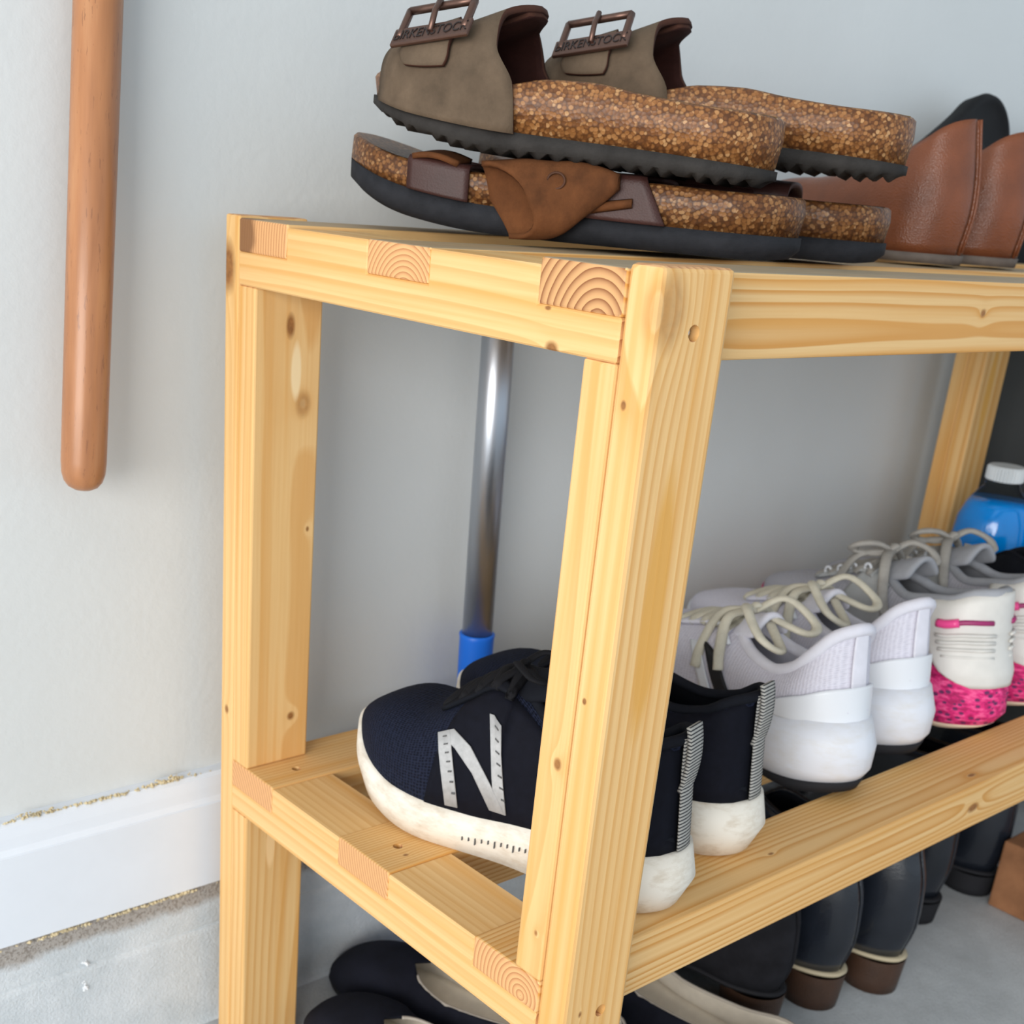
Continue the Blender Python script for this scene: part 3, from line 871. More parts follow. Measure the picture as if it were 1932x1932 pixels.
# ------------------------------------------------------------------ white sneakers
M_WMESH = knit('white_lilac_mesh', (0.60, 0.58, 0.66), (0.74, 0.72, 0.80), 90, .8, .6)
M_WPAD = plain('white_lining', (0.74, 0.73, 0.80), .85, var=.06)
M_WRUB = worn_rubber('white_midsole', (0.72, 0.74, 0.80), (0.62, 0.58, 0.52), .5, .5)
M_WCLIP = plain('white_gloss_plastic', (0.76, 0.78, 0.82), .35)
M_LACE = suede('cream_laces', (0.62, 0.58, 0.47), .2)
M_BSTR = plain('black_stripe', (0.006, 0.006, 0.008), .6)
M_OUT = plain('black_outsole', (0.02, 0.02, 0.023), .7)
def white_sneaker(loc, rz, label, sy=1):
    r = thing('white_sneaker', label, 'sneaker', loc, rz, 'white sneakers on the middle shelf')
    s = Shoe(r, 5.2, zf=[(0, 1.12), (.3, .92), (.6, .66), (.8, .7), (1, .95)],
             top=[(0, 2.50), (.04, 2.38), (.10, 2.05), (.18, 1.72), (.27, 1.56), (.36, 1.60), (.44, 1.74), (.50, 1.84), (.6, 1.72), (.7, 1.58), (.8, 1.48), (.9, 1.42), (1, 1.4)],
             yt=.50, ym=.2, wc=.52, toe=.24, heel=.17, bulge=.07, pw=.55, lean=[(0, .06), (.4, .18), (.75, .26), (1, .30)])
    s.upper([M_WMESH, M_WPAD])
    zt = [(0, 1.18), (.3, .96), (.6, .70), (.8, .76), (1, 1.05)]
    z3 = [(0, .78), (.3, .62), (.6, .45), (.8, .52), (1, .85)]
    z2 = [(0, .42), (.3, .34), (.6, .26), (.8, .34), (1, .68)]
    z1 = [(0, .27), (.1, .17), (.25, .11), (.6, .10), (.8, .18), (1, .55)]
    zb = [(0, .10), (.1, .0), (.6, .0), (.8, .08), (1, .45)]
    hf = lambda h, f_: [(0, h), (.25, h*.7), (.5, f_), (1, f_)]
    s.sole('midsole', [(z1, hf(.10, .0)), (z2, hf(.19, .08)), (z3, hf(.20, .09)), (zt, hf(.06, .04)), (zt, -.06)], M_WRUB)
    s.sole('outsole', [(zb, hf(.06, -.04)), ([(q, z+.005) for q, z in z1], hf(.13, .0)), ([(q, z+.04) for q, z in z1], -.1)], M_OUT)
    s.wrap('heel_clip', lambda a: pc([(0, .24), (.22, .23), (.32, .18), (.36, .13)], a), .0, .36, M_WCLIP)
    for sd in (-1, 1):
        if sd < 0:
            s.patch('black_stripe', [(.425, .0), (.365, .0), (.455, .50), (.515, .50)], sd, M_BSTR, .03, .03, 5, 6)
            s.patch('pale_stripe', [(.485, .0), (.445, .0), (.53, .50), (.565, .50)], sd, M_WCLIP, .025, .02, 4, 6)
        s.patch('eyestay', [(.66, .74), (.47, .80), (.47, .93), (.66, .88)], sd, M_WPAD, .04, .05, 10, 3)
        v, f = tube([s.p(.44+.02*k, .74+.05*math.sin(k*.6), sd, .06) for k in range(6)], .04, 8)
        mesh_obj('eyelet_loop', v, f, M_WCLIP, r)
    s.wrap('heel_seam', lambda a: .0035, .36, 1.0, M_WPAD, .035, .03, 6, 12)
    s.collar(M_WPAD, .10)
    s.tongue(M_WPAD, .66, .38, .26, .40)
    s.laces(M_LACE, [.67, .62, .57, .52, .48], .84, .075, .55)
    s.bow(M_LACE, [[(0, 2.45, 2.05), (-.45, 2.15, 2.25), (-.62, 1.60, 1.97), (-.35, 1.40, 1.80), (-.05, 2.00, 2.00)],
                   [(0, 2.45, 2.05), (.4, 2.20, 2.30), (.55, 1.65, 2.05), (.3, 1.55, 1.95), (.02, 2.10, 2.07)],
                   [(0, 2.48, 2.07), (-.5, 2.45, 2.00), (-.72, 2.30, 1.60), (-.78, 2.20, 1.25)], [(0, 2.48, 2.07), (-.4, 2.70, 2.00), (-.72, 2.70, 1.55), (-.85, 2.65, 1.15)],
                   [(0, 2.48, 2.07), (.5, 2.60, 1.95), (.75, 2.50, 1.45)], [(-.12, 2.48, 2.05), (0, 2.40, 2.17), (.12, 2.48, 2.07)]], .085, .6)
    s.insole(M_WPAD)
    return s
white_sneaker((7.0, 1.22, SH), -10, 'white sneaker with cream bow laces and a black side stripe, next to the navy pair')
white_sneaker((9.1, 1.5, SH), -10, 'white sneaker standing between the black striped one and the pink soled runners')

# ------------------------------------------------------------------ grey runners with pink soles
M_GREY = knit('grey_mesh', (0.34, 0.34, 0.37), (0.48, 0.47, 0.52), 80, .8, .4)
M_GLIN = plain('grey_lining', (0.36, 0.37, 0.40), .85, var=.1)
M_GPAN = plain('pale_grey_panel', (0.44, 0.45, 0.45), .7, var=.08)
M_GLACE = suede('taupe_laces', (0.36, 0.34, 0.31), .2)
M_GRIDGE = plain('warm_white_plastic', (0.68, 0.66, 0.62), .45, var=.05)
M_PINK = plain('hot_pink_plastic', (0.85, 0.07, 0.28), .3)
M_PLUM = plain('plum_plastic', (0.33, 0.02, 0.13), .4)
M_BEIGE = worn_rubber('beige_outsole', (0.72, 0.56, 0.42), (0.45, 0.32, 0.2), .5)
def pink_speckle():
    m = M('pink_speckled_foam'); oc = m.tc.outputs['Object']
    q = m.mapping(oc, (1, 1, 1.5)); n = m.noise(oc, 120, 2, .5, 1)
    q2 = m.mix(.06, q, n, 'ADD') if False else q
    d = m.voronoi(q, 130, rnd=.8); e = m.noise(m.mapping(oc, (120, 120, 260)), 1, 3, .6)
    c = m.ramp(e, [(.38, (0.40, 0.005, 0.10)), (.5, (0.72, 0.015, 0.18)), (.64, (0.88, 0.10, 0.30))])
    c = m.mix(m.math('LESS_THAN', d, .30), c, (0.14, 0.02, 0.10))
    m.color(c); m.set(Roughness=.75); m.bump(m.math('ADD', d, e), .6, .002)
    return m.m
M_PSP = pink_speckle()
def grey_runner(loc, rz, label):
    r = thing('grey_runner', label, 'sneaker', loc, rz, 'grey pink-soled runners on the middle shelf')
    s = Shoe(r, 5.3, zf=[(0, 1.12), (.3, .98), (.6, .74), (.8, .78), (1, 1.02)],
             top=[(0, 2.42), (.05, 2.38), (.12, 2.2), (.22, 2.08), (.33, 1.95), (.42, 2.08), (.49, 2.15), (.6, 1.95), (.7, 1.74), (.8, 1.6), (.9, 1.52), (1, 1.48)],
             yt=.49, ym=.2, wc=.52, toe=.24, heel=.18, bulge=.07, pw=.55, lean=[(0, .06), (.4, .14), (1, .24)])
    s.upper([M_GREY, M_GLIN])
    zt = [(0, 1.18), (.3, 1.0), (.6, .78), (.8, .84), (1, 1.1)]
    zm = [(0, .62), (.3, .5), (.6, .42), (.8, .5), (1, .85)]
    zb = [(0, .20), (.1, .12), (.6, .10), (.8, .18), (1, .55)]
    z0 = [(0, .10), (.1, .0), (.6, .0), (.8, .08), (1, .45)]
    hf = lambda h, f_: [(0, h), (.25, h*.8), (.5, f_), (1, f_)]
    s.sole('midsole', [(zb, hf(.08, .0)), ([(a, (b+c)/2) for (a, b), (_, c) in zip(zb, zm)], hf(.22, .08)), (zm, hf(.20, .08)), (zt, hf(.12, .04)), (zt, -.06)], M_PSP)
    s.sole('outsole', [(z0, -.05), ([(q, z+.005) for q, z in zb], hf(.09, .01)), ([(q, z+.03) for q, z in zb], -.1)], M_BEIGE)
    # moulded heel counter: a shield tapering over the foam, with ribs and a pink slot
    def hx(a):                       # half width in yf of the counter against height fraction
        return pc([(-.26, .03), (-.18, .06), (0, .11), (.35, .17), (.8, .20), (1, .20)], a)
    s.wrap('heel_counter', hx, -.26, 1.0, M_GRIDGE, .07, .07, 26, 16)
    for sd in (-1, 1):
        ribs = []
        for k in range(5):
            a = .44-.09*k
            pts = []
            for q in range(8):
                yf = .004+hx(a)*.72*q/7
                p = s.p(yf, max(a, 0), sd, .145+.10*max(0, -a)*2)
                if a < 0: p.z += a*.95
                p.z += .0
                pts.append(p)
            ribs.append(tube(pts, .03, 6))
        v, f = join_vf(ribs); mesh_obj('rib', v, f, M_GRIDGE, r)
        v, f = tube([s.p(.008+.125*q/7, .60+.0*q, sd, .115) for q in range(8)], .045, 8)
        mesh_obj('slot', v, f, M_PLUM, r)
        v, f = tube([s.p(.075+.06*q/5, .60, sd, .13) for q in range(6)], .075, 8)
        mesh_obj('slot_insert', v, f, M_PINK, r)
        s.patch('side_band', [(.20, .0), (.34, .0), (.30, .45), (.20, .8)], sd, M_GRIDGE, .03, .04, 8, 6)
        s.patch('quarter_panel', [(.36, .02), (.56, .02), (.50, .93), (.40, .93)], sd, M_GPAN, .03, .03, 8, 8)
        s.patch('eyestay', [(.68, .70), (.47, .76), (.47, .92), (.67, .88)], sd, M_GPAN, .05, .05, 10, 3)
        ey = []
        for k in range(4):
            cpt = s.p(.50+.05*k, .80, sd, .09)
            ey.append(tube([cpt+Vector((0, .07*math.cos(t), .07*math.sin(t))) for t in [2*math.pi*i/12 for i in range(13)]], .025, 6, 1, (1, 0, 0)))
        v, f = join_vf(ey); mesh_obj('eyelet', v, f, M_WCLIP, r)
    s.collar(M_GLIN, .09)
    s.tongue(M_GLIN, .66, .34, .35, .44)
    s.laces(M_GLACE, [.68, .63, .58, .53, .49], .80, .07, .5)
    s.bow(M_GLACE, [[(0, 2.60, 2.46), (-.35, 2.65, 2.60), (-.62, 2.80, 2.58), (-.6, 2.95, 2.43), (-.3, 2.80, 2.38), (0, 2.60, 2.43)],
                    [(0, 2.60, 2.46), (.3, 2.45, 2.63), (.5, 2.15, 2.53), (.42, 2.00, 2.36), (.1, 2.35, 2.38)],
                    [(0, 2.60, 2.46), (-.4, 2.35, 2.43), (-.7, 2.05, 1.98), (-.76, 1.85, 1.58)], [(0, 2.60, 2.46), (-.5, 2.90, 2.33), (-.8, 3.00, 1.88)],
                    [(0, 2.60, 2.46), (.45, 2.80, 2.33), (.72, 2.75, 1.88)], [(-.12, 2.60, 2.44), (0, 2.55, 2.56), (.12, 2.62, 2.46)]], .095, .55)
    s.insole(M_GLIN)
    return s
grey_runner((11.2, 1.35, SH), -10, 'grey runner with pink speckled sole and ribbed heel, beside the white sneakers')
grey_runner((13.2, 1.35, SH), -10, 'grey runner with pink speckled sole, farther one by the blue bottles')

# black low shoe at the far end
M_BLEA = leather('black_leather', (0.011, 0.014, 0.021), .24, .14); M_BLEA.node_tree.nodes['Principled BSDF'].inputs['Coat Weight'].default_value = .4
def black_shoe(name, loc, rz, label, cat, group=None, mat=None, L=5.4, collar=1.9, heelh=.0, heelmat=None, welt=None, sx=1.0, fold=0):
    r = thing(name, label, cat, loc, rz, group)
    b = heelh
    if b: sx = .8
    s = Shoe(r, L, zf=[(0, .25+b), (.25, .24+b*.9), (.5, .18+b*.25), (.75, .2), (1, .34)],
             top=[(0, collar), (.1, collar-.06), (.25, collar-.12), (.38, collar-.02), (.46, collar*.9), (.58, 1.5+b*.3), (.7, 1.15), (.85, 1.0), (1, .98)],
             yt=.46, ym=.2, wc=.50, toe=.26, heel=.19, bulge=.08, sx=sx, lean=[(0, .06), (.25, -.10), (.5, -.06), (.8, .16), (1, .18)])
    s.upper([mat or M_BLEA, M_BLK])
    s.sole('sole', [([(0, .19+b), (.25, .18+b*.87), (.5, .06+b*.1), (.75, 0), (.9, .06), (1, .18)], .0), ([(0, .26+b), (.25, .25+b*.9), (.5, .19+b*.25), (.75, .21), (1, .35)], .05),
                    ([(0, .28+b), (.25, .27+b*.9), (.5, .21+b*.25), (.75, .23), (1, .37)], -.02)], welt or M_OUT)
    if heelh:
        def hb(u, v):
            a = math.pi*2*u
            w = .52-.05*(1-v)
            y = .55+(.58-.06*(1-v))*math.sin(a); x = w*math.cos(a)
            y = min(y, 1.0)
            return (x, y, v*(.21+b*.95))
        v, f, uv = grid(28, 3, hb, True)
        f.append(tuple(k*4 for k in range(27, -1, -1)))
        recalc(mesh_obj('heel', v, f, heelmat, r))
    s.insole(M_BLK); s.collar(mat or M_BLEA, .05)
    return s
black_shoe('black_shoe', (15.6, 1.55, SH), 0, 'black low shoe past the grey runners, in front of the blue bottles', 'shoe', L=5.0, collar=2.15, mat=M_BLK)

# ------------------------------------------------------------------ drink bottles
M_LIQ = plain('blue_drink', (0.0, 0.30, 0.90), .12); M_LIQ.node_tree.nodes['Principled BSDF'].inputs['Coat Weight'].default_value = .5
mclear = M('clear_plastic'); mclear.color((0.85, 0.9, 0.93)); mclear.set(Roughness=.1, IOR=1.06); mclear.b.inputs['Transmission Weight'].default_value = 1.0
M_CAP = plain('translucent_white_cap', (0.62, 0.66, 0.68), .4)
def bottle(loc, label):
    r = thing('drink_bottle', label, 'bottle', loc, 0, 'blue drink bottles on the middle shelf')
    prof = [(.001, .05), (.55, .03), (.72, .10), (.78, .28), (.78, .9), (.70, 1.1), (.76, 1.35), (.78, 1.9), (.74, 2.3), (.62, 2.62), (.46, 2.86), (.36, 2.98), (.35, 3.12), (.34, 3.14)]
    v, f = lathe(prof, 40); mesh_obj('shell', v, f, mclear.m, r)
    lq = [(.001, .08)] + [(q-.025, z+.01) for q, z in prof[1:8]] + [(.715, 2.3), (.61, 2.58), (.55, 2.68), (.001, 2.69)]
    v, f = lathe(lq, 40); recalc(mesh_obj('drink', v, f, M_LIQ, r))
    vs, fs = [], []
    n = 72
    for (q, z, rb) in ((.36, 3.12, 0), (.37, 3.14, .012), (.37, 3.38, .012), (.34, 3.42, 0), (.001, 3.42, 0)):
        for k in range(n):
            a = 2*math.pi*k/n; rr = q+(rb if k % 2 else -rb)
            vs.append((rr*math.cos(a), rr*math.sin(a), z))
    for i in range(4):
        for k in range(n): fs.append((i*n+k, i*n+(k+1) % n, (i+1)*n+(k+1) % n, (i+1)*n+k))
    recalc(mesh_obj('cap', vs, fs, M_CAP, r, False))
bottle((17.05, 4.8, ZL), 'bottle of bright blue drink on the shelf, leftmost, beside the rear right post')
bottle((18.3, 3.7, ZL), 'bottle of bright blue drink on the shelf, at the right edge of the photo')
# dark storage tub beyond the rack
M_TUB = plain('dark_grey_plastic', (0.05, 0.055, 0.058), .5)
tub = thing('storage_tub', 'dark grey plastic storage tub standing on the floor beyond the right end of the rack', 'tub', (23.2, 5.2, FLOOR))
def tubshell():
    vs, fs = [], []
    for (k, z) in ((.88, 0), (1.0, 11.2), (.96, 11.2), (.85, .3)):
        for x, y in ((-2.6, -2.4), (2.6, -2.4), (2.6, 2.4), (-2.6, 2.4)): vs.append((x*k, y*k, z))
    for i in range(3):
        for j in range(4): fs.append((i*4+j, i*4+(j+1) % 4, i*4+4+(j+1) % 4, i*4+4+j))
    fs += [(3, 2, 1, 0), (12, 13, 14, 15)]
    o = recalc(mesh_obj('body', vs, fs, M_TUB, tub, False)); bevel(o, .12)
    vs, fs = [], []
    for (k, z) in ((1.04, 10.95), (1.06, 11.0), (1.06, 11.45), (1.0, 11.6), (0.9, 11.62)):
        for x, y in ((-2.6, -2.4), (2.6, -2.4), (2.6, 2.4), (-2.6, 2.4)): vs.append((x*k, y*k, z))
    for i in range(4):
        for j in range(4): fs.append((i*4+j, i*4+(j+1) % 4, i*4+4+(j+1) % 4, i*4+4+j))
    fs += [(3, 2, 1, 0), (16, 17, 18, 19)]
    o = recalc(mesh_obj('lid', vs, fs, M_TUB, tub, False)); bevel(o, .06)
tubshell()

# ------------------------------------------------------------------ cork sandals
M_CORK = cork_mat('cork', .85); M_CORK2 = cork_mat('dark_cork', .62)
M_SRUB = plain('grey_sole_rubber', (0.034, 0.031, 0.029), .75, var=.25, vscale=90, bump=.3, bscale=600)
M_SRUB2 = plain('charcoal_sole_rubber', (0.022, 0.023, 0.027), .75, var=.2, vscale=90, bump=.3, bscale=600)
M_TAUPE = suede('taupe_nubuck', (0.125, 0.088, 0.058), .3)
M_MAROON = suede('dark_maroon_lining', (0.042, 0.015, 0.012), .35)
M_EDGE = suede('dark_leather_edge', (0.07, 0.028, 0.018), .2)
M_FOOTB = suede('tan_footbed', (0.26, 0.17, 0.07), .25)
M_BUCK = plain('bronze_buckle', (0.15, 0.085, 0.065), .38, .8)
M_BUCKT = plain('dark_lettering', (0.02, 0.012, 0.01), .6)
def sandal_shell(s, zb, zr, zc, rub, cork, foot, teeth=0):
    rubz = s.sole('rubber_sole', [(zb, -.08), ([(a, b+.10) for a, b in zb], .03), (zr, .03), (zr, -.05)], rub, 72, None, teeth, 24)
    lo = [(a, b-.01) for a, b in zr]
    s.sole('cork_footbed', [(lo, -.01), ([(a, (b*.4+c*.6)) for (a, b), (_, c) in zip(zr, zc)], .03), ([(a, c-.03) for a, c in zc], .01), (zc, -.03), ([(a, c-.02) for a, c in zc], -.10)], cork, 72)
    def fn(u, v):
        yf = .012+.976*u; x = v*2-1
        w = max(0, s.w(yf, -1 if x < 0 else 1)-.05)
        return (pc(s.xc, yf)+x*w, yf*s.L, pc(zc, yf)+.004-.16*(1-x**4)*min(1, w/.4))
    v, f, uv = grid(40, 14, fn); mesh_obj('insole', v, f, foot, s.root)

def upper_sandal(loc, rz, rx, label, lift=0., ry=0):
    r = thing('taupe_sandal', label, 'sandal', loc, rz, 'taupe sandals on top of the stack', rx, ry)
    s = Shoe(r, 4.9, [(0, .74), (.15, .80), (.4, .80), (.55, .86), (.72, 1.02), (.86, .96), (1, .7)], [(0, .74), (.15, .80), (.4, .74), (.55, .80), (.72, .98), (.86, .96), (1, .7)],
             toe=.20, heel=.16, xc=[(0, 0), (.5, 0), (1, .06)], toepow=2.4)
    zb = [(0, .02), (.1, 0), (.4, .0), (.62, 0), (.82, .12), (1, .36)]
    zr = [(0, .22), (.3, .26), (.6, .28), (.82, .36), (1, .54)]
    zc = [(0, .76), (.12, .76), (.3, .81), (.42, .87), (.52, .85), (.62, .74), (.8, .64), (1, .80)]
    sandal_shell(s, zb, zr, zc, M_SRUB, M_CORK, M_FOOTB, .10)
    y_f = lambda q: pc([(0, .945), (.3, .94), (.7, .91), (1, .87)], q)      # front edge, q = 0 at the sole .. 1 at the crown
    y_r = lambda q: pc([(0, .575), (.2, .59), (.45, .64), (.75, .65), (1, .60)], q)
    def arch(u, v, off=0.0):
        """u across (0 near edge .. 1 far edge), v from front to back"""
        q = 1-abs(2*u-1); sd = -1 if u < .5 else 1
        yf = y_f(q)*(1-v)+y_r(q)*v
        w = s.w(min(max(yf, .2), .97), sd)+.06
        base = pc(zr, yf)-.02; rim = pc(zc, yf)
        H = rim+pc([(0, .40), (.5, .66), (1, .84)], v)+lift
        t = q
        if t < .22:
            k = t/.22; x = w; z = base+(rim-base)*k
        else:
            k = (t-.22)/.78; an = k*math.pi/2
            x = w*math.cos(an)**.58; z = rim+(H-rim)*math.sin(an)**.95
        n = Vector((sd*math.cos(q*1.4), 0, math.sin(q*1.4)))*off
        return Vector((pc(s.xc, yf)+sd*x, yf*s.L, z))+n
    # near flap overlaps the far one at the crown
    v, f, uv = grid(30, 14, lambda a, b: arch(a*.55, b, .05)); near = mesh_obj('near_strap', v, f, [M_TAUPE, M_MAROON, M_EDGE], r); 
    v2, f2, uv2 = grid(30, 14, lambda a, b: arch(.46+a*.54, b, .0)); far = mesh_obj('far_strap', v2, f2, [M_TAUPE, M_MAROON, M_EDGE], r)
    for o in (near, far):
        me = o.data; cen = Vector((0, .8*4.9*S, .6*S))
        if sum((p.center-cen).dot(p.normal)*p.area for p in me.polygons) < 0: me.flip_normals()
        solid(o, .07, -1, 1, 2)
    # buckle: tab, frame, prong and lettered bar on the near side of the crown
    def tab(u, v):      # u up the arch, v along the foot
        rr = 1-.25*max(0, (.25-u)/.25)**2*abs(2*v-1)
        return arch(.16+.20*u, .22+.42*((v-.5)*rr+.5), .12)
    v, f, uv = grid(12, 12, tab); o = mesh_obj('buckle_tab', v, f, [M_TAUPE, M_EDGE, M_EDGE], r); solid(o, .06, 0, 0, 2)
    bar_c = arch(.275, .46, .19)
    ex = (arch(.275, .62, .2)-arch(.275, .22, .2)).normalized(); ey = (arch(.30, .42, .2)-arch(.25, .42, .2)).normalized(); ey = (ey-ex*ey.dot(ex)).normalized(); ez = ex.cross(ey).normalized()
    cen = Vector((0, .8*4.9, .6))
    if ez.dot(bar_c-cen) < 0: ex = -ex; ez = ex.cross(ey).normalized()
    def rot_o(o, c):
        o.matrix_local = Matrix.Translation(c*S) @ Matrix((ex, ey, ez)).transposed().to_4x4(); return o
    bl, bh = .50, .125
    v, f = box_vf(-bl, bl, -bh, bh, -.025, .025)
    o = rot_o(recalc(mesh_obj('buckle_bar', v, f, M_BUCK, r, False)), bar_c); bevel(o, .015)
    bar = o
    cu = bpy.data.curves.new('lettering', 'FONT'); cu.body = 'BIRKENSTOCK'; cu.size = .175*S; cu.align_x = 'CENTER'; cu.align_y = 'CENTER'; cu.extrude = .006*S; cu.space_character = 1.0
    to = bpy.data.objects.new('lettering', cu); C.objects.link(to)
    dg = bpy.context.evaluated_depsgraph_get(); me = bpy.data.meshes.new_from_object(to.evaluated_get(dg)); bpy.data.objects.remove(to)
    me.materials.clear(); me.materials.append(M_BUCKT)
    lo = bpy.data.objects.new('lettering', me); C.objects.link(lo); lo.parent = bar; lo.location = (0, 0, .028*S)
    wd = max(q.co.x for q in me.vertices)-min(q.co.x for q in me.vertices)
    lo.scale = (.94*S/wd, 1.1, 1)
    fr = [(-.42, 0, 0), (-.42, .42, .0), (.42, .42, .0), (.42, 0, 0)]
    v, f = join_vf([tube([Vector(fr[i]).lerp(Vector(fr[i+1]), k/4) for k in range(5)], .045, 8) for i in range(3)] + [tube([(0, .0, .03), (.0, .25, .08), (0, .46, .06)], .035, 8)])
    rot_o(mesh_obj('buckle_frame', v, f, M_BUCK, r), bar_c)
    return s
upper_sandal((4.11, 2.07, .75), 30, 2.4, 'taupe strap sandal in front on top of the stack, lettered buckle facing out')
upper_sandal((6.5, 1.92, .98), 30, 1.6, 'taupe strap sandal behind, on top of the stack, heel toward the tan shoes', .0)

M_BRN = suede('brown_oiled_leather', (0.085, 0.036, 0.020), .35, .6)
M_BRN2 = suede('rust_suede', (0.125, 0.045, 0.015), .4)
M_MAR2 = leather('maroon_leather', (0.050, 0.016, 0.012), .55, .1)
M_DFOOT = suede('dark_footbed', (0.022, 0.014, 0.011), .3)
def lower_sandal(loc, rz, label, L, instep=0):
    r = thing('brown_sandal', label, 'sandal', loc, rz, 'brown sandals under the taupe pair')
    s = Shoe(r, L, [(0, .80), (.15, .88), (.4, .88), (.6, 1.0), (.75, 1.1), (.87, 1.02), (1, .75)], [(0, .80), (.15, .86), (.4, .82), (.6, .92), (.75, 1.08), (.87, 1.02), (1, .75)], toe=.17, heel=.15, toepow=2.6)
    zb = [(0, .03), (.06, 0), (.45, .0), (.62, .02), (.8, .13), (1, .46)]
    zr = [(0, .27), (.3, .28), (.45, .30), (.62, .33), (.8, .45), (1, .76)]
    zc = [(0, .70), (.12, .70), (.3, .72), (.45, .72), (.62, .68), (.8, .76), (1, 1.05)]
    sandal_shell(s, zb, zr, zc, M_SRUB2, M_CORK2, M_DFOOT)
    def side(y0, y1, name, mat, top, z0=.0, top2=None, bend=.5):
        """leather tab running from the rubber over the rim of the near side"""
        for sd in (-1, 1):
            def fn(u, v):
                yf = y0+(y1-y0)*u+(.0 if top2 is None else (top2-(y0+(y1-y0)*u))*v*bend)
                w = s.w(yf, sd); zz0, zz1 = pc(zr, yf), pc(zc, yf)
                if v < .7: return (sd*(w+.06), yf*L, zz0+(zz1-zz0+.03)*v/.7)
                k = (v-.7)/.3; return (sd*(w+.06-.55*k), yf*L, zz1+.03+top*math.sin(k*1.5))
            v, f, uv = grid(10, 14, fn); o = mesh_obj(name, v, f, mat, r); solid(o, .06, 0)
    side(.665, .80, 'front_strap', M_MAR2, .02)
    side(.25, .50, 'rear_strap', M_MAR2, .03, top2=.40, bend=.45)
    if instep:                            # squashed strap lying across the footbed
        def sq(u, v):
            a = math.pi*u; yf = .22+.36*v
            return (-math.cos(a)*(s.w(yf, -1)-.02), yf*L, pc(zc, yf)-.06+instep*math.sin(a)**.5)
        v, f, uv = grid(18, 8, sq); o = mesh_obj('instep_strap', v, f, M_MAR2, r); solid(o, .07, 1)
    return s, zr, zc
s1, zr1, zc1 = lower_sandal((4.59, 1.93, .02), 30, 'brown sandal in front at the bottom of the stack, its strap folded over outward', 5.6)
def rolled_strap(r, s, zr, zc):
    """strap bent back on itself: a flattened sleeve, open towards the toe"""
    L = s.L
    def fn(u, v):
        # u round the sleeve, v from the open end (toe side) to the pinched end
        a = 2*math.pi*u
        yf = .62-.27*v
        w = s.w(yf, -1)
        hh = pc([(0, .38), (.3, .40), (.6, .30), (.85, .17), (1, .06)], v); tt = pc([(0, .15), (.6, .12), (1, .04)], v)
        cz = pc([(0, .40), (.4, .46), (.7, .60), (1, .70)], v)
        dy = (-.62*max(0, math.cos(a))**1.0+.10*math.sin(a)-.25*max(0, -math.sin(a)))*(1-v)                       # slanted mouth
        return (-(w+.17+tt*(1+math.cos(a))-tt), yf*L+dy*.9, cz+hh*math.sin(a))
    v, f, uv = grid(32, 18, fn, True)
    o = mesh_obj('folded_strap', v, f, [M_BRN2, M_BRN, M_BRN], r)
    me = o.data
    cx = -(s.w(.6, -1)+.17)*S
    sm = 0
    for p in me.polygons: sm += (p.center-Vector((cx, p.center.y, .5*S))).dot(p.normal)*p.area
    if sm < 0: me.flip_normals()
    solid(o, .055, 0, 0, 0)
    # embossed oval on the outside
    ov = []
    for k in range(25):
        a = 2*math.pi*k/24
        ov.append(Vector((-(s.w(.47, -1)+.17+.14+.045), (.47+.018*math.cos(a))*L, .66+.085*math.sin(a))))
    v, f = tube(ov, .014, 6, 1, (1, 0, 0)); mesh_obj('embossed_oval', v, f, M_BRN, o)
    # the strap end tucked below the sleeve
    def fe(u, v): 
        yf = .46-.14*u; return (-(s.w(yf, -1)+.10+.05*math.sin(v*3)), yf*L, .30+.16*u+(.10-.04*u)*v)
    v, f, uv = grid(8, 4, fe); o2 = mesh_obj('strap_end', v, f, M_BRN2, r); solid(o2, .05, 0)
    # loose tab on the front strap
    def ft(u, v):
        yf = .79-.10*u; w = s.w(yf, -1)
        return (-(w+.10)+.50*v, yf*L, pc(zc, yf)+.05+.05*math.sin(u*3.1)+.05*v)
    v, f, uv = grid(8, 6, ft); o3 = mesh_obj('strap_tab', v, f, M_BRN2, r); solid(o3, .06, 0)
rolled_strap(s1.root, s1, zr1, zc1)
lower_sandal((7.02, 2.33, .02), 30, 'brown sandal behind at the bottom of the stack, heel beside the tan shoes', 5.6, .20)

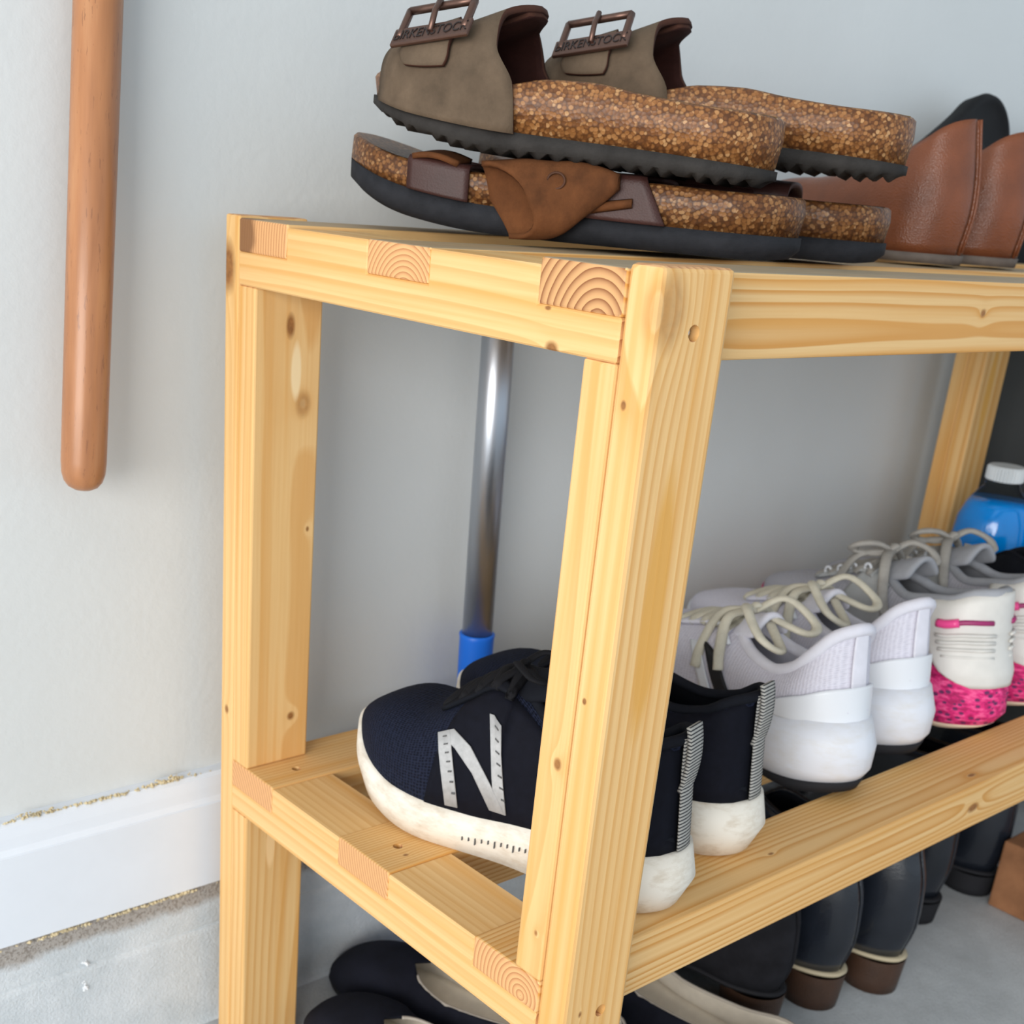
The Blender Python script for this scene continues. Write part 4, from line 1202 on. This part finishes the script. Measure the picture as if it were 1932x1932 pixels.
# ------------------------------------------------------------------ tan leather shoes and black slides at the right of the top
M_TAN = leather('tan_leather', (0.205, 0.060, 0.021), .33, .25)
M_TANL = leather('tan_lining', (0.10, 0.035, 0.018), .6, .2)
M_GSOLE = plain('grey_brown_sole', (0.16, 0.13, 0.11), .7, var=.2)
def tan_shoe(loc, rz, label):
    r = thing('tan_shoe', label, 'shoe', loc, rz, 'tan leather shoes on the top shelf')
    s = Shoe(r, 4.1, [(0, .76), (.2, .80), (.5, .78), (.72, .92), (.86, .84), (1, .6)], [(0, .76), (.2, .80), (.5, .74), (.72, .88), (.86, .82), (1, .6)],
             zf=[(0, .14), (.5, .12), (.8, .13), (1, .25)], top=[(0, 2.05), (.04, 1.98), (.12, 1.78), (.25, 1.5), (.4, 1.25), (.55, 1.15), (.7, 1.1), (.85, .95), (1, .9)],
             yt=.62, ym=.2, wc=.56, toe=.25, heel=.2, bulge=.06, lean=[(0, 0), (.3, -.08), (1, .12)])
    s.upper([M_TAN, M_TANL])
    s.sole('sole', [([(0, 0), (.7, 0), (1, .14)], .0), ([(0, .14), (.5, .13), (.8, .14), (1, .27)], .03), ([(0, .15), (.5, .14), (.8, .15), (1, .28)], -.04)], M_GSOLE)
    s.insole(M_TANL, .05, .9, .9)
    v, f = tube([s.p(.0008, .02+.98*k/12, 1)+Vector((0, -.02, 0)) for k in range(13)], .022, 6, 1, (1, 0, 0)); mesh_obj('back_seam', v, f, M_TAN, r)
    return s
tan_shoe((10.45, 3.2, .02), 4, 'tan leather shoe with a pointed heel top, right behind the sandal stack')
tan_shoe((12.45, 3.35, .02), 2, 'tan leather shoe at the right edge of the top shelf, partly cut off')
M_SLIDE = plain('black_foam_rubber', (0.011, 0.011, 0.012), .7, var=.15, bump=.2)
def slide(mtx, label):
    r = thing('black_slide', label, 'slide', (0, 0, 0), 0, 'black slides behind the tan shoes')
    r.matrix_world = mtx
    s = Shoe(r, 4.6, [(0, .86), (.3, .82), (.6, .92), (.8, 1.0), (1, .8)], [(0, .86), (.3, .80), (.6, .88), (.8, .98), (1, .8)], toe=.3, heel=.26)
    s.sole('sole', [([(0, .0), (1, .0)], -.06), ([(0, .06), (1, .06)], .0), ([(0, .36), (1, .30)], .02), ([(0, .44), (1, .36)], -.03), ([(0, .44), (1, .36)], -.12), ([(0, .38), (1, .30)], -.18)], M_SLIDE)
    def band(u, v):
        a = math.pi*u; yf = .58+.22*v
        return (-math.cos(a)*s.w(yf, 1), yf*4.6, .38+.75*math.sin(a)**.8)
    v, f, uv = grid(16, 8, band); o = mesh_obj('band', v, f, M_SLIDE, r); solid(o, .09, 0)
    return r
def slide_pose(heel, toe, up):
    h, t = P(*heel), P(*toe); y = (t-h).normalized(); z = Vector(up); z = (z-y*z.dot(y)).normalized(); x = y.cross(z)
    return Matrix.Translation(h) @ Matrix((x, y, z)).transposed().to_4x4()
slide(slide_pose((17.6, 7.2, 2.62), (13.9, 6.45, .62), (.05, -.97, .25)), 'black foam slide leaning on the wall behind the first tan shoe')
slide(slide_pose((21.2, 7.2, 2.35), (18.4, 6.45, .5), (.05, -.97, .25)), 'black foam slide leaning on the wall at the right edge')

# ------------------------------------------------------------------ shoes on the floor under the rack
M_FLAT = suede('black_navy_felt', (0.008, 0.009, 0.016), .3, .9)
M_CREAM = plain('cream_insole', (0.84, 0.77, 0.66), .6, var=.12, vscale=30)
M_TRIM = plain('beige_piping', (0.45, 0.40, 0.34), .6)
def flat(loc, rz, label, group, L=5.2):
    r = thing('ballet_flat', label, 'flat shoe', loc, rz, group)
    s = Shoe(r, L, [(0, .60), (.2, .66), (.5, .66), (.7, .82), (.85, .76), (1, .6)], [(0, .60), (.2, .66), (.5, .62), (.7, .80), (.85, .76), (1, .6)], sx=.90,
             zf=[(0, .14), (1, .16)], top=[(0, 1.15), (.1, 1.08), (.3, .80), (.5, .72), (.64, .84), (.74, .95), (.85, .92), (1, .88)],
             yt=.68, ym=.25, wc=.60, toe=.28, heel=.2, bulge=.08, opow=3.2)
    s.upper([M_FLAT, M_CREAM], th=.05)
    s.sole('sole', [([(0, 0), (.7, 0), (1, .06)], -.02), ([(0, .15), (1, .17)], .02), ([(0, .16), (1, .18)], -.06)], M_OUT)
    s.insole(M_CREAM, .05, .93, .93)
    s.collar(M_TRIM, .028, 'piping')
    return s
GF = 'cream lined black flats on the floor'
flat((4.45, 2.45, FLOOR), 23, 'black flat with cream insole under the shelf, toe by the concrete curb', GF, 5.3)
flat((2.75, 1.7, FLOOR), 18, 'black flat with cream insole on the floor beside the left rear post', GF, 4.9)
flat((6.45, .55, FLOOR), 5, 'black flat with cream insole under the shelf, just right of the front post', GF)
M_BSU = suede('black_suede', (0.011, 0.011, 0.014), .4, .9)
M_HEEL = leather('brown_stacked_heel', (0.060, 0.028, 0.015), .45, .3)
M_WELT = plain('cream_welt', (0.50, 0.42, 0.28), .6)
GB = 'black boots under the shelf'
black_shoe('ankle_boot', (7.75, 2.0, FLOOR), 2, 'black suede ankle boot under the shelf, left of the two glossy boots', 'boot', GB, M_BSU, 5.2, 3.2, .5, M_HEEL, M_OUT)
black_shoe('ankle_boot', (9.15, 1.75, FLOOR), 0, 'glossy black leather ankle boot with cream welt, middle of three under the shelf', 'boot', GB, M_BLEA, 5.2, 3.4, .5, M_HEEL, M_WELT)
black_shoe('ankle_boot', (10.5, 1.4, FLOOR), -2, 'glossy black leather ankle boot with cream welt, next to the open floor', 'boot', GB, M_BLEA, 5.2, 3.5, .5, M_HEEL, M_WELT)
black_shoe('ankle_boot', (13.3, 2.3, FLOOR), -4, 'plain black leather boot under the right part of the shelf, toe to the wall', 'boot', GB, M_BLEA, 5.2, 3.6, .3, M_OUT)
black_shoe('ankle_boot', (15.4, 2.2, FLOOR), -4, 'plain black leather boot under the shelf behind the brown block', 'boot', GB, M_BLEA, 5.2, 3.6, .3, M_OUT)
M_BLOCK = pine('brown_board', pith=(.2, .1), ring=.005, seed=3.3, late=.5, base=(.30, .145, .07), dark=(.20, .09, .045))
blk_o = wbox('wooden_block', 15.05, 17.6, -2.2, 2.05, FLOOR, FLOOR+1.5, plain('brown_timber', (.27, .125, .06), .7, var=.2, vscale=40), None, .04)
blk_o['label'] = 'brown timber block lying on the concrete floor at the lower right edge'; blk_o['category'] = 'wooden block'
